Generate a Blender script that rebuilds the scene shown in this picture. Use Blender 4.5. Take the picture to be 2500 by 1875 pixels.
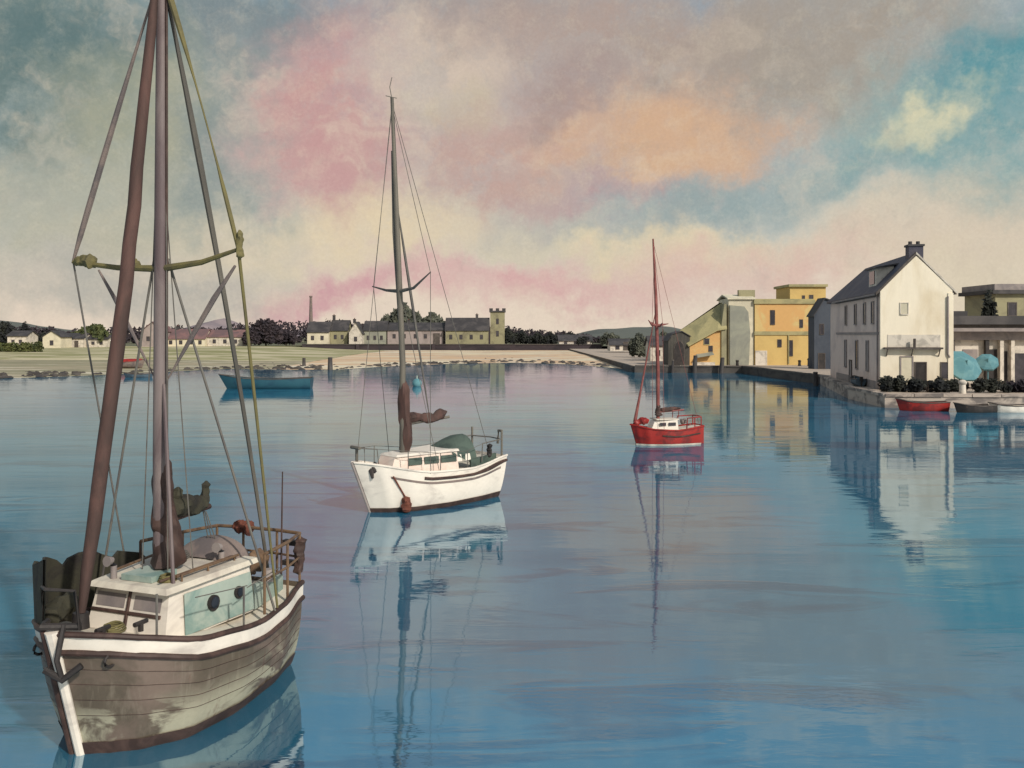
import bpy, math, random
from mathutils import Vector, noise as mnoise
R = math.radians
random.seed(7)
sc = bpy.context.scene
col = sc.collection
for o in list(bpy.data.objects): bpy.data.objects.remove(o)

def s2l(c):
    c = c / 255.0
    return c / 12.92 if c <= 0.04045 else ((c + 0.055) / 1.055) ** 2.4
def C(r, g, b): return (s2l(r), s2l(g), s2l(b), 1.0)

# ------------------------------------------------------------------ camera
EYE, F = 6.0, 2200.0                     # eye height above the water (m); focal length in photo pixels
cam = bpy.data.cameras.new('camera'); cam_o = bpy.data.objects.new('camera', cam); col.objects.link(cam_o)
cam_o.location = (0, 0, EYE); cam_o.rotation_euler = (R(90), 0, 0)
cam.sensor_width = 36; cam.lens = 36 * F / 2500; cam.shift_y = -(937.5 - 815) / 2500
cam.clip_start = 0.1; cam.clip_end = 9000
sc.camera = cam_o
def at(px, py, Y): return Vector(((px - 1250) * Y / F, Y, EYE - (py - 815) * Y / F))
def gx(px, Y): return (px - 1250) * Y / F

# ------------------------------------------------------------------ view / sun / sky
sc.view_settings.view_transform = 'Standard'; sc.view_settings.look = 'None'
sc.view_settings.exposure = 0; sc.view_settings.gamma = 1
sc.view_settings.use_curve_mapping = False
sc.render.engine = 'CYCLES'
sc.cycles.max_bounces = 6; sc.cycles.use_denoising = True
SUN_EL, SUN_AZ = R(34), R(142)          # azimuth measured from +Y (view direction) towards +X
sl = bpy.data.lights.new('sun', 'SUN'); so = bpy.data.objects.new('sun', sl); col.objects.link(so)
sl.energy = 3.3; sl.angle = R(2); sl.color = (1.0, 0.93, 0.82)
sd = Vector((math.sin(SUN_AZ) * math.cos(SUN_EL), math.cos(SUN_AZ) * math.cos(SUN_EL), math.sin(SUN_EL)))
so.rotation_euler = sd.to_track_quat('Z', 'Y').to_euler(); so.location = sd * 200

W = bpy.data.worlds.new('World'); sc.world = W; W.use_nodes = True
class NT:
    """small helper for writing node graphs"""
    def __init__(s, nt): s.nt = nt; nt.nodes.clear()
    def n(s, t, **k):
        nd = s.nt.nodes.new(t)
        for a, v in k.items(): setattr(nd, a, v)
        return nd
    def put(s, sock, v):
        if hasattr(v, 'is_output'): s.nt.links.new(v, sock)
        else: sock.default_value = v
    def math(s, op, a, b=0.0, c=0.0, clamp=False):
        nd = s.n('ShaderNodeMath', operation=op, use_clamp=clamp)
        for i, v in enumerate((a, b, c)): s.put(nd.inputs[i], v)
        return nd.outputs[0]
    def vec(s, op, a, b=(0, 0, 0)):
        nd = s.n('ShaderNodeVectorMath', operation=op); s.put(nd.inputs[0], a); s.put(nd.inputs[1], b)
        return nd.outputs['Value'] if op in ('LENGTH', 'DOT_PRODUCT') else nd.outputs[0]
    def mix(s, f, a, b):
        nd = s.n('ShaderNodeMix', data_type='RGBA'); s.put(nd.inputs[0], f); s.put(nd.inputs[6], a); s.put(nd.inputs[7], b)
        return nd.outputs[2]
    def noise(s, v, scale, detail=4, rough=0.55, dist=0.0, lac=2.0):
        nd = s.n('ShaderNodeTexNoise'); s.put(nd.inputs['Vector'], v)
        nd.inputs['Scale'].default_value = scale; nd.inputs['Detail'].default_value = detail
        nd.inputs['Roughness'].default_value = rough; nd.inputs['Distortion'].default_value = dist
        nd.inputs['Lacunarity'].default_value = lac
        return nd.outputs
    def ramp(s, v, lo, hi, a=0.0, b=1.0):
        nd = s.n('ShaderNodeMapRange', interpolation_type='SMOOTHSTEP'); s.put(nd.inputs[0], v)
        for i, x in enumerate((lo, hi, a, b)): nd.inputs[i + 1].default_value = x
        return nd.outputs[0]

def build_sky():
    g = NT(W.node_tree)
    def C(r, g_, b): return (s2l(r), s2l(g_), s2l(b*0.935), 1.0)
    tc = g.n('ShaderNodeTexCoord').outputs['Generated']
    sep = g.n('ShaderNodeSeparateXYZ'); g.put(sep.inputs[0], tc)
    az = g.math('ARCTAN2', sep.outputs[0], sep.outputs[1])
    el = g.math('ARCSINE', sep.outputs[2])
    ael = g.math('ABSOLUTE', el)
    # sky position = (azimuth, elevation), its edges wandering with noise so that every cloud is ragged
    w1 = g.vec('SUBTRACT', g.noise(tc, 5.0, 5, 0.6)[1], (0.5, 0.5, 0.5))
    w2 = g.vec('SUBTRACT', g.noise(tc, 22.0, 4, 0.65)[1], (0.5, 0.5, 0.5))
    w3 = g.vec('SUBTRACT', g.noise(tc, 70.0, 3, 0.65)[1], (0.5, 0.5, 0.5))
    warp = g.vec('ADD', g.vec('MULTIPLY', w1, (0.24, 0.15, 0)), g.vec('MULTIPLY', w2, (0.10, 0.075, 0)))
    warp = g.vec('ADD', warp, g.vec('MULTIPLY', w3, (0.016, 0.012, 0)))
    cx = g.n('ShaderNodeCombineXYZ'); g.put(cx.inputs[0], az); g.put(cx.inputs[1], ael)
    P = g.vec('ADD', cx.outputs[0], warp)
    spw = g.n('ShaderNodeSeparateXYZ'); g.put(spw.inputs[0], P)
    # clear sky high up, thin cream cloud towards the horizon
    sky = g.n('ShaderNodeTexSky', sky_type='NISHITA', sun_disc=False, sun_elevation=SUN_EL, sun_rotation=SUN_AZ)
    sky.air_density = 1.4; sky.dust_density = 1.5
    clear = g.vec('MULTIPLY', sky.outputs[0], (0.10, 0.10, 0.10))
    n_lo = g.ramp(g.noise(tc, 3.2, 6, 0.6)[0], 0.38, 0.66)
    cloud = g.mix(n_lo, C(160, 176, 192), C(196, 194, 192))
    base = g.mix(g.ramp(spw.outputs[1], 0.30, 0.46, 0.78, 0.30), clear, cloud)
    base = g.mix(g.ramp(spw.outputs[1], 0.0, 0.2, 0.95, 0.0), base, C(230, 212, 206))
    brk = g.ramp(g.noise(g.vec('ADD', tc, g.vec('MULTIPLY', w2, (.12, .12, .12))), 8.0, 6, 0.66, 0.5)[0], 0.36, 0.62, 0.62, 1.0)   # gaps torn in every bank
    c = base
    def blob(px, py, rx, ry, rgb, op=0.9, soft=0.25, tilt=0.0):
        nonlocal c
        a = math.atan((px - 1250) / F); e = math.atan((815 - py) / F * math.cos(a))
        d = g.vec('SUBTRACT', P, (a, e, 0))
        if tilt:
            rot = g.n('ShaderNodeVectorRotate', rotation_type='Z_AXIS'); g.put(rot.inputs['Vector'], d)
            rot.inputs['Angle'].default_value = -R(tilt); d = rot.outputs[0]
        ln = g.vec('LENGTH', g.vec('DIVIDE', d, (rx / F, ry / F, 1.0)))
        c = g.mix(g.math('MULTIPLY', g.ramp(ln, soft, 1.3, op, 0.0), brk), c, C(*rgb))
    # the cloud banks, back to front
    blob(1500, -420, 2600, 400, (112, 156, 196), .8, .4)  # clear blue opening above the view, added for the water to reflect
    blob(150, 240, 560, 420, (120, 136, 140), .98)  # left bank darkened further, lens vignetting put into the cloud colour
    blob(60, 120, 300, 190, (94, 118, 128), .9)
    blob(330, 260, 260, 150, (176, 174, 160), .75)
    blob(180, 480, 330, 140, (190, 186, 178), .8)
    blob(330, 690, 380, 110, (176, 174, 176), .8)
    blob(240, 560, 200, 60, (188, 182, 172), .5)
    blob(560, 300, 130, 210, (112, 138, 150), .85)
    blob(620, 60, 300, 100, (122, 134, 148), .85)
    blob(1150, 60, 380, 110, (158, 148, 154), .85)
    blob(1150, 330, 640, 280, (204, 176, 176), .7)
    blob(1560, 130, 520, 190, (176, 156, 156), .95)
    blob(2000, 120, 420, 190, (164, 154, 152), .95)
    blob(830, 300, 210, 260, (196, 152, 160), .95)
    blob(800, 440, 170, 120, (198, 158, 166), .8)
    blob(1060, 190, 190, 120, (212, 194, 188), .8)
    blob(1100, 290, 120, 70, (196, 184, 172), .7)
    blob(1230, 420, 330, 130, (192, 160, 160), .85)
    blob(1600, 325, 330, 120, (206, 168, 158), .8)
    blob(1630, 310, 260, 105, (210, 174, 152), .95, .35)
    blob(1390, 240, 160, 70, (160, 140, 146), .7, tilt=35)
    blob(1500, 455, 240, 42, (178, 150, 164), .75, tilt=6)
    blob(1950, 430, 560, 75, (146, 164, 176), .9, tilt=9)
    blob(1500, 560, 330, 70, (176, 178, 180), .8)
    blob(2330, 330, 330, 150, (120, 162, 176), .9)
    blob(2440, 190, 180, 150, (92, 148, 168), .95)
    blob(2230, 320, 130, 60, (220, 212, 190), .9, tilt=18)
    blob(2440, 480, 200, 60, (146, 168, 176), .7)
    blob(900, 570, 430, 90, (224, 206, 186), .95)
    blob(1640, 590, 330, 60, (226, 210, 188), .9, .4)
    blob(1180, 690, 560, 75, (212, 172, 180), 1.0)
    blob(780, 730, 220, 65, (202, 152, 170), .85)
    blob(1850, 640, 440, 85, (216, 186, 184), .95)
    blob(2300, 560, 300, 90, (214, 198, 188), .8)
    blob(2380, 690, 240, 90, (212, 200, 184), .6)
    # pale wisps and grey washes drawn across the banks
    wv = g.vec('ADD', g.vec('MULTIPLY', tc, (1, 1, 2.1)), g.vec('MULTIPLY', w1, (.5, .5, .5)))
    c = g.mix(g.ramp(g.noise(wv, 6.0, 7, 0.62, 0.6)[0], 0.48, 0.74, 0.0, 0.42), c, C(220, 204, 196))
    c = g.mix(g.ramp(g.noise(g.vec('ADD', wv, (3.1, 1.7, .4)), 9.0, 7, 0.64, 0.8)[0], 0.55, 0.74, 0.0, 0.18), c, C(150, 146, 148))
    # mottling inside the clouds
    m = g.noise(tc, 40.0, 5, 0.7)[0]
    c = g.mix(g.ramp(m, 0.45, 0.75, 0.0, 0.16), c, C(226, 214, 200))
    c = g.mix(g.ramp(g.noise(tc, 13.0, 6, 0.65, 0.4)[0], 0.54, 0.76, 0.0, 0.16), c, C(150, 142, 150))
    gr = g.math('MULTIPLY_ADD', g.noise(tc, 320.0, 2, 0.7)[0], 0.16, 0.92)
    c = g.vec('MULTIPLY', c, gr)
    bg = g.n('ShaderNodeBackground'); g.put(bg.inputs[0], c); bg.inputs[1].default_value = 1.0
    out = g.n('ShaderNodeOutputWorld'); g.put(out.inputs[0], bg.outputs[0])
build_sky()

# ------------------------------------------------------------------ materials
MATS = {}
def mat(name, rgb, rgb2=None, scale=1.2, rough=0.7, bump=0.15, lo=0.42, hi=0.66, stretch=(1, 1, 1), metal=0.0, speck=0.10, spec=0.4):
    """pigment-mottled paint, stone or cloth: two tones in ragged patches, fine grain and a little relief"""
    m = bpy.data.materials.new(name); m.use_nodes = True; g = NT(m.node_tree)
    if rgb2 is None: rgb2 = tuple(int(v * 0.82) for v in rgb)
    tc = g.n('ShaderNodeTexCoord').outputs['Object']
    ob = g.n('ShaderNodeObjectInfo').outputs['Random']
    v = g.vec('ADD', g.vec('MULTIPLY', tc, stretch), g.vec('MULTIPLY', g.n('ShaderNodeCombineXYZ').outputs[0], (1, 1, 1)))
    off = g.n('ShaderNodeCombineXYZ'); g.put(off.inputs[0], g.math('MULTIPLY', ob, 57.0)); g.put(off.inputs[1], g.math('MULTIPLY', ob, 31.0))
    v = g.vec('ADD', v, off.outputs[0])
    n1 = g.noise(v, scale, 5, 0.62, 0.6)[0]
    n2 = g.noise(v, scale * 9, 4, 0.7)[0]
    cc = g.mix(g.ramp(n1, lo, hi), C(*rgb), C(*rgb2))
    cc = g.vec('MULTIPLY', cc, g.math('MULTIPLY_ADD', n2, speck * 2, 1.0 - speck))
    p = g.n('ShaderNodeBsdfPrincipled'); g.put(p.inputs['Base Color'], cc)
    p.inputs['Roughness'].default_value = rough; p.inputs['Metallic'].default_value = metal
    p.inputs['Specular IOR Level'].default_value = spec
    if bump:
        b = g.n('ShaderNodeBump'); b.inputs['Strength'].default_value = bump; b.inputs['Distance'].default_value = 0.03
        g.put(b.inputs['Height'], n2); g.put(p.inputs['Normal'], b.outputs[0])
    out = g.n('ShaderNodeOutputMaterial'); g.put(out.inputs[0], p.outputs[0])
    MATS[name] = m; return m

def water_mat():
    m = bpy.data.materials.new('harbour_water'); m.use_nodes = True; g = NT(m.node_tree)
    tc = g.n('ShaderNodeTexCoord').outputs['Object']
    big = g.noise(g.vec('MULTIPLY', tc, (0.035, 0.10, 1)), 1.0, 4, 0.55, 0.8)[0]
    mid = g.noise(g.vec('MULTIPLY', tc, (0.14, 0.55, 1)), 1.0, 4, 0.6, 1.0)[0]
    body = g.mix(g.ramp(big, 0.36, 0.64), C(26, 90, 120), C(46, 110, 138))
    body = g.mix(g.ramp(mid, 0.53, 0.62, 0, 0.7), body, C(16, 56, 90))
    # wave relief: slow swell, short ripples, ruffled streaks between smooth lanes
    sw = g.noise(g.vec('MULTIPLY', tc, (0.22, 0.62, 1)), 1.0, 2, 0.5, 0.3)[0]
    rp = g.noise(g.vec('MULTIPLY', tc, (0.9, 2.6, 1)), 1.0, 3, 0.55, 0.4)[0]
    fine = g.noise(g.vec('MULTIPLY', tc, (3.0, 7.5, 1)), 1.0, 2, 0.5)[0]
    ruff = g.ramp(mid, 0.50, 0.62, 0.25, 3.2)
    h = g.math('ADD', g.math('MULTIPLY', sw, 0.030), g.math('MULTIPLY', rp, 0.0050))
    h = g.math('ADD', h, g.math('MULTIPLY', g.math('MULTIPLY', fine, ruff), 0.0020))
    b = g.n('ShaderNodeBump'); b.inputs['Strength'].default_value = 1.0; b.inputs['Distance'].default_value = 0.42
    g.put(b.inputs['Height'], h)
    p = g.n('ShaderNodeBsdfPrincipled'); g.put(p.inputs['Base Color'], body)
    p.inputs['Roughness'].default_value = 0.04; p.inputs['IOR'].default_value = 4.6
    p.inputs['Specular Tint'].default_value = (0.84, 0.95, 1.0, 1.0)
    p.inputs['Specular IOR Level'].default_value = 0.5
    g.put(p.inputs['Normal'], b.outputs[0])
    out = g.n('ShaderNodeOutputMaterial'); g.put(out.inputs[0], p.outputs[0])
    return m
M_water = water_mat()
# boats
def worn_hull():
    m = bpy.data.materials.new('worn_taupe_hull'); m.use_nodes = True; g = NT(m.node_tree)
    tc = g.n('ShaderNodeTexCoord').outputs['Object']; sp = g.n('ShaderNodeSeparateXYZ'); g.put(sp.inputs[0], tc)
    big = g.noise(tc, .9, 5, .6, .8)[0]; str_ = g.noise(g.vec('MULTIPLY', tc, (5, 5, .7)), 1.0, 5, .65, .3)[0]; fine = g.noise(tc, 14, 4, .7)[0]
    c = g.mix(g.ramp(big, .38, .62), C(112, 96, 86), C(88, 78, 66))
    c = g.mix(g.ramp(str_, .52, .72, 0, .45), c, C(136, 126, 112))            # chalky runs
    low = g.ramp(sp.outputs[2], .95, .35); pale_patch = g.ramp(g.noise(g.vec('MULTIPLY', tc, (.75, .75, 1.3)), 1.0, 6, .6, 1.0)[0], .47, .56)
    c = g.mix(g.math('MULTIPLY', g.math('MULTIPLY', low, pale_patch), .8), c, C(178, 174, 152))   # pale patch low on the side, reflected light painted in as wear
    rust = g.ramp(g.noise(g.vec('MULTIPLY', tc, (2.6, 2.6, .5)), 1.0, 5, .7, .4)[0], .58, .72, 0, .7)
    c = g.mix(rust, c, C(92, 54, 46))
    c = g.vec('MULTIPLY', c, g.math('MULTIPLY_ADD', fine, .3, .85))
    p = g.n('ShaderNodeBsdfPrincipled'); g.put(p.inputs['Base Color'], c); p.inputs['Roughness'].default_value = .55
    b = g.n('ShaderNodeBump'); b.inputs['Strength'].default_value = .12; b.inputs['Distance'].default_value = .02; g.put(b.inputs['Height'], str_); g.put(p.inputs['Normal'], b.outputs[0])
    g.put(g.n('ShaderNodeOutputMaterial').inputs[0], p.outputs[0]); return m
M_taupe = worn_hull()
M_white = mat('white_boat_paint', (226, 217, 205), (178, 168, 160), .8, .45, .05, .46, .78, (1, 1, 1.6))
M_pink = mat('pinkish_cabin_paint', (218, 196, 184), (226, 212, 200), 1.1, .5, .05)
M_teal = mat('pale_teal_paint', (160, 172, 162), (122, 146, 140), 1.6, .55, .05)
M_dkbrown = mat('dark_brown_wood', (58, 42, 38), (82, 62, 56), 2.2, .6, .1)
M_spar = mat('weathered_spar', (96, 82, 84), (126, 114, 112), 1.4, .6, .1, stretch=(1, 1, .25))
M_umber = mat('umber_canvas', (66, 50, 46), (92, 66, 60), 1.3, .8, .3, stretch=(1, 1, .3))
M_canvas = mat('dark_olive_canvas', (58, 56, 44), (42, 38, 36), 1.8, .85, .35)
M_green = mat('bottle_green_canvas', (78, 92, 84), (58, 70, 66), 1.8, .8, .25)
M_mauve = mat('mauve_grey_canvas', (128, 114, 108), (100, 92, 92), 1.6, .85, .3)
M_olive = mat('olive_rope', (112, 104, 66), (92, 86, 62), 2.0, .8, .1)
M_grope = mat('grey_rigging', (104, 100, 94), (86, 82, 80), 2.0, .7, .0)
M_greyspar = mat('grey_spar', (84, 80, 74), (110, 104, 94), 1.2, .55, .08, stretch=(1, 1, .25))
M_deck = mat('cream_deck', (208, 200, 184), (178, 168, 156), 1.2, .75, .1)
M_glass = mat('dark_glass', (34, 36, 42), (52, 54, 62), 1.0, .15, 0, spec=.6)
M_rust = mat('rusty_brown', (104, 58, 44), (78, 44, 38), 3.0, .8, .3)
M_red = mat('red_boat_paint', (152, 38, 32), (112, 34, 32), 1.3, .5, .08, .45, .62)
M_redspar = mat('red_brown_spar', (118, 62, 58), (142, 84, 78), 1.3, .6, .08)
M_dark = mat('near_black_iron', (42, 38, 38), (58, 52, 50), 2.0, .6, .2)
M_bronze = mat('brown_rail', (112, 88, 66), (82, 64, 54), 3.0, .6, .1)
M_bluegrey = mat('slate_blue_boat', (82, 98, 110), (60, 76, 90), 1.0, .55, .1)
M_tealhull = mat('deep_teal_boat_paint', (40, 84, 98), (32, 70, 88), .6, .5, .1)
# land and buildings
def tidal_sand():
    m = bpy.data.materials.new('tidal_sand'); m.use_nodes = True; g = NT(m.node_tree)
    tc = g.n('ShaderNodeTexCoord').outputs['Object']
    a = g.noise(g.vec('MULTIPLY', tc, (.022, .055, 1)), 1.0, 5, .55, .9)[0]; b_ = g.noise(g.vec('MULTIPLY', tc, (.03, .09, 1)), 1.7, 5, .6, 1.2)[0]; d = g.noise(g.vec('MULTIPLY', tc, (.05, .16, 1)), 2.3, 5, .6, .8)[0]
    c = g.mix(g.ramp(a, .44, .52), C(216, 200, 170), C(206, 174, 140))
    c = g.mix(g.ramp(b_, .54, .60, 0, .85), c, C(222, 212, 192))
    wet = g.ramp(d, .55, .61)
    c = g.mix(g.math('MULTIPLY', wet, .7), c, C(168, 154, 144))
    c = g.mix(g.ramp(g.noise(tc, .35, 4, .7)[0], .55, .7, 0, .35), c, C(196, 178, 120))
    p = g.n('ShaderNodeBsdfPrincipled'); g.put(p.inputs['Base Color'], c); g.put(p.inputs['Roughness'], g.math('MULTIPLY_ADD', wet, -.6, .9))
    g.put(g.n('ShaderNodeOutputMaterial').inputs[0], p.outputs[0]); return m
M_sand = tidal_sand()
def foreshore_mat():
    m = bpy.data.materials.new('tidal_foreshore'); m.use_nodes = True; g = NT(m.node_tree)
    tc = g.n('ShaderNodeTexCoord').outputs['Object']
    a = g.noise(g.vec('MULTIPLY', tc, (.018, .07, 1)), 1.0, 6, .6, .8)[0]; b_ = g.noise(g.vec('MULTIPLY', tc, (.03, .14, 1)), 1.3, 6, .62, 1.0)[0]; d = g.noise(g.vec('MULTIPLY', tc, (.04, .2, 1)), 1.9, 6, .65, 1.0)[0]
    c = g.mix(g.ramp(a, .42, .56), C(166, 154, 128), C(142, 136, 108))
    c = g.mix(g.ramp(b_, .54, .60, 0, .8), c, C(208, 198, 176)); c = g.mix(g.ramp(d, .55, .62, 0, .75), c, C(112, 106, 86))
    c = g.mix(g.ramp(g.noise(g.vec('MULTIPLY', tc, (.3, .8, 1)), 1.0, 5, .7)[0], .56, .66, 0, .6), c, C(92, 88, 74))
    p = g.n('ShaderNodeBsdfPrincipled'); g.put(p.inputs['Base Color'], c); p.inputs['Roughness'].default_value = .8
    g.put(g.n('ShaderNodeOutputMaterial').inputs[0], p.outputs[0]); return m
M_sandg = foreshore_mat()
M_grass = mat('meadow_grass', (138, 136, 92), (190, 180, 150), .05, .95, .3, .42, .6, (1, 2.5, 1))
M_farland = mat('far_land', (96, 98, 78), (120, 116, 88), .02, .95, .1)
M_hill = mat('mauve_hill', (150, 136, 138), (126, 116, 122), .01, .95, .1)
M_hillg = mat('slate_green_hill', (96, 100, 94), (76, 82, 82), .012, .95, .1)
M_quay = mat('quay_stone', (84, 79, 75), (60, 56, 57), .35, .85, .4, stretch=(1, 1, 2))
M_terr = mat('terrace_stone', (176, 162, 150), (112, 104, 100), .4, .85, .4, .44, .60, (1, 1, 2.5))
M_paving = mat('quay_paving', (180, 164, 148), (156, 146, 138), .2, .9, .2)
M_seawall = mat('dark_seawall', (64, 56, 60), (48, 43, 48), .12, .9, .3, stretch=(1, 1, 3))
M_cream = mat('cream_limewash', (236, 224, 202), (216, 200, 172), .22, .85, .12, .46, .74, (1.6, 1.6, .45))
M_shadedw = mat('shaded_limewash', (222, 200, 188), (200, 180, 172), .28, .85, .12, .45, .66)  # house faces turned from the sun, their pinkish shade put into the colour
M_slate = mat('blue_slate_roof', (62, 60, 74), (84, 80, 86), .5, .6, .3)
M_slate2 = mat('grey_slate_roof', (58, 56, 58), (80, 76, 76), .3, .7, .3)
M_mroof = mat('mauve_tile_roof', (104, 84, 86), (130, 98, 96), .3, .8, .3)
M_orange = mat('orange_ochre_wall', (208, 164, 106), (206, 180, 122), .22, .85, .12, .46, .58)
M_yellow = mat('yellow_ochre_wall', (206, 176, 112), (194, 164, 104), .25, .85, .12)
M_oliver = mat('olive_roof', (168, 158, 116), (142, 136, 102), .4, .8, .25)
M_sage = mat('sage_grey_wall', (154, 154, 138), (136, 136, 126), .3, .85, .12)
M_stone = mat('pale_stone_wall', (218, 208, 184), (196, 188, 166), .3, .85, .15)
M_inkwall = mat('ink_blue_render', (72, 78, 88), (48, 56, 70), .35, .8, .15, stretch=(1, 1, .4))
M_shed = mat('charcoal_boards', (82, 78, 72), (62, 60, 56), .7, .85, .3, stretch=(3, 3, .4))
M_trim = mat('dark_trim', (78, 70, 66), (98, 90, 84), 1.2, .7, .1)
M_trimp = mat('pale_trim', (212, 202, 188), None, 1.2, .7, .1)
M_grey = mat('grey_shutter_paint', (146, 136, 132), (126, 118, 118), 1.0, .7, .1)
M_pane = mat('window_glass', (56, 54, 60), (76, 72, 78), .8, .18, 0, spec=.6)
M_omoss = mat('olive_plaster', (152, 146, 116), (126, 120, 98), .3, .85, .12)
M_gwall = mat('pink_grey_wall', (164, 150, 146), (140, 128, 124), .2, .85, .12)
M_post = mat('tarred_timber', (62, 58, 58), (84, 80, 78), 1.5, .8, .3, stretch=(1, 1, .3))
M_parasol = mat('teal_cloth', (84, 130, 140), (104, 146, 152), .9, .85, .2)
M_bark = mat('bark', (66, 56, 50), (48, 42, 40), 2.0, .9, .4)
def leafmat(name, a, b): return mat(name, a, b, .45, .85, 0, .40, .62, speck=.25, spec=.2)
M_leaf_dk = leafmat('dark_leaves', (54, 56, 50), (40, 42, 44))
M_leaf_ol = leafmat('olive_leaves', (88, 92, 56), (62, 70, 46))
M_leaf_pl = leafmat('plum_dark_leaves', (66, 58, 62), (50, 46, 52))
M_leaf_gr = leafmat('grey_green_leaves', (96, 98, 86), (64, 68, 62))

# ------------------------------------------------------------------ mesh helpers
class MB:
    def __init__(s): s.v, s.f = [], []
    def add(s, vs, fs):
        k = len(s.v); s.v += [tuple(p) for p in vs]; s.f += [tuple(i + k for i in f) for f in fs]; return s
    def box(s, x0, y0, z0, x1, y1, z1):
        return s.add([(x0,y0,z0),(x1,y0,z0),(x1,y1,z0),(x0,y1,z0),(x0,y0,z1),(x1,y0,z1),(x1,y1,z1),(x0,y1,z1)],
                     [(0,3,2,1),(4,5,6,7),(0,1,5,4),(1,2,6,5),(2,3,7,6),(3,0,4,7)])
    def tube(s, pts, rad, n=8):
        pts = [Vector(p) for p in pts]
        rs = rad if isinstance(rad, (list, tuple)) else [rad] * len(pts)
        vs, fs = [], []
        for i, p in enumerate(pts):
            d = (pts[min(i + 1, len(pts) - 1)] - pts[max(i - 1, 0)]).normalized()
            u = d.cross(Vector((0, 0, 1)) if abs(d.z) < .9 else Vector((1, 0, 0))).normalized(); w = d.cross(u)
            for k in range(n):
                a = 2 * math.pi * k / n
                vs.append(p + (u * math.cos(a) + w * math.sin(a)) * rs[i])
        for i in range(len(pts) - 1):
            for k in range(n):
                fs.append((i*n+k, i*n+(k+1) % n, (i+1)*n+(k+1) % n, (i+1)*n+k))
        fs.append(tuple(range(n))[::-1]); fs.append(tuple((len(pts)-1)*n + k for k in range(n)))
        return s.add(vs, fs)
    def prism(s, poly, axis, a, b):
        """poly: 2D outline extruded along an axis from a to b"""
        n = len(poly)
        def pt(p, t): return (t, p[0], p[1]) if axis == 'x' else ((p[0], t, p[1]) if axis == 'y' else (p[0], p[1], t))
        vs = [pt(p, a) for p in poly] + [pt(p, b) for p in poly]
        fs = [tuple(range(n))[::-1], tuple(range(n, 2*n))] + [(i, (i+1) % n, n+(i+1) % n, n+i) for i in range(n)]
        return s.add(vs, fs)
    def slab(s, quad, th):
        """a sloping plate: polygon and its copy th lower"""
        n = len(quad); lo = [(p[0], p[1], p[2]-th) for p in quad]
        return s.add(list(quad)+lo, [tuple(range(n)), tuple(range(n, 2*n))[::-1]] + [(i, n+i, n+(i+1) % n, (i+1) % n) for i in range(n)])
    def grid(s, rows, closed=False):
        n = len(rows[0]); vs = [p for r in rows for p in r]; fs = []
        for i in range(len(rows)-1):
            for k in range(n if closed else n-1):
                fs.append((i*n+k, i*n+(k+1) % n, (i+1)*n+(k+1) % n, (i+1)*n+k))
        return s.add(vs, fs)
    def ball(s, c, r, n=8, m=6, j=0.0, rnd=random):
        rows = []
        for i in range(m+1):
            ph = math.pi * i / m
            row = []
            for k in range(n):
                th = 2*math.pi*k/n; q = 1 + j*(rnd.random()-.5)
                row.append((c[0]+r[0]*q*math.sin(ph)*math.cos(th), c[1]+r[1]*q*math.sin(ph)*math.sin(th), c[2]+r[2]*q*math.cos(ph)))
            rows.append(row)
        return s.grid(rows, True)
    def build(s, name, m, parent=None, smooth=False, label=None):
        me = bpy.data.meshes.new(name); me.from_pydata(s.v, [], s.f)
        import bmesh
        bm = bmesh.new(); bm.from_mesh(me); bmesh.ops.recalc_face_normals(bm, faces=bm.faces); bm.to_mesh(me); bm.free()
        me.materials.append(m)
        if smooth:
            me.shade_smooth()
            try: me.set_sharp_from_angle(angle=R(40))
            except Exception: pass
        o = bpy.data.objects.new(name, me); col.objects.link(o)
        if parent is not None: o.parent = parent
        if label: o['label'] = label
        return o
def tag(o, label, cat, group=None, kind=None):
    o['label'] = label; o['category'] = cat
    if group: o['group'] = group
    if kind: o['kind'] = kind
    return o
def empty(name, loc, rz=0.0):
    o = bpy.data.objects.new(name, None); col.objects.link(o); o.location = loc; o.rotation_euler = (0, 0, rz); o.empty_display_size = .3
    return o
def interp(ctrl, t):
    if t <= ctrl[0][0]: return ctrl[0][1]
    for (a, va), (b, vb) in zip(ctrl, ctrl[1:]):
        if t <= b:
            u = (t-a)/(b-a); u = u*u*(3-2*u)*.5 + u*.5
            return va + (vb-va)*u
    return ctrl[-1][1]

# ------------------------------------------------------------------ the setting
w = MB().add([(-4000,-200,0),(4000,-200,0),(4000,4200,0),(-4000,4200,0)], [(0,1,2,3)]).build('water', M_water)
tag(w, 'calm blue harbour water reflecting the boats and clouds', 'water', kind='structure')
SHORE = [(-320,108),(-80,116),(-68,121),(-61,129),(-55,142),(-48.7,154),(-38,151),(-30,149),(-23,166),(-12.3,180),(0,187),(8,182),(15.4,168),(19.5,152)]
def shoreY(x):
    for (a, va), (b, vb) in zip(SHORE, SHORE[1:]):
        if x <= b: return va + (vb-va)*max(0, (x-a)/(b-a))
    return SHORE[-1][1]
def beachz(x, Y):
    d = Y - shoreY(x)
    return max(-1.0, d*.05) if d < 0 else min(.55, .008*d) + .10*mnoise.noise((x*.05, Y*.05, 0))*min(1, d/8)
def sheet(xs, ys, zf): 
    return [[(x, y, zf(x, y)) for x in xs] for y in ys]
def beach(name, x0, x1, yend, m, label):
    n = max(6, int((x1-x0)/2.5)); rows = []
    for k in range(34):
        t = k/33; row = []
        for i in range(n+1):
            x = x0+(x1-x0)*i/n; ys = shoreY(x)+2.2*mnoise.noise((x*.12, 3.1, 0))-4; y = ys+(yend-ys)*t**1.6
            row.append((x, y, beachz(x, y)))
        rows.append(row)
    o = MB().grid(rows).build(name, m, smooth=True); tag(o, label, 'beach', kind='structure'); return o
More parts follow.
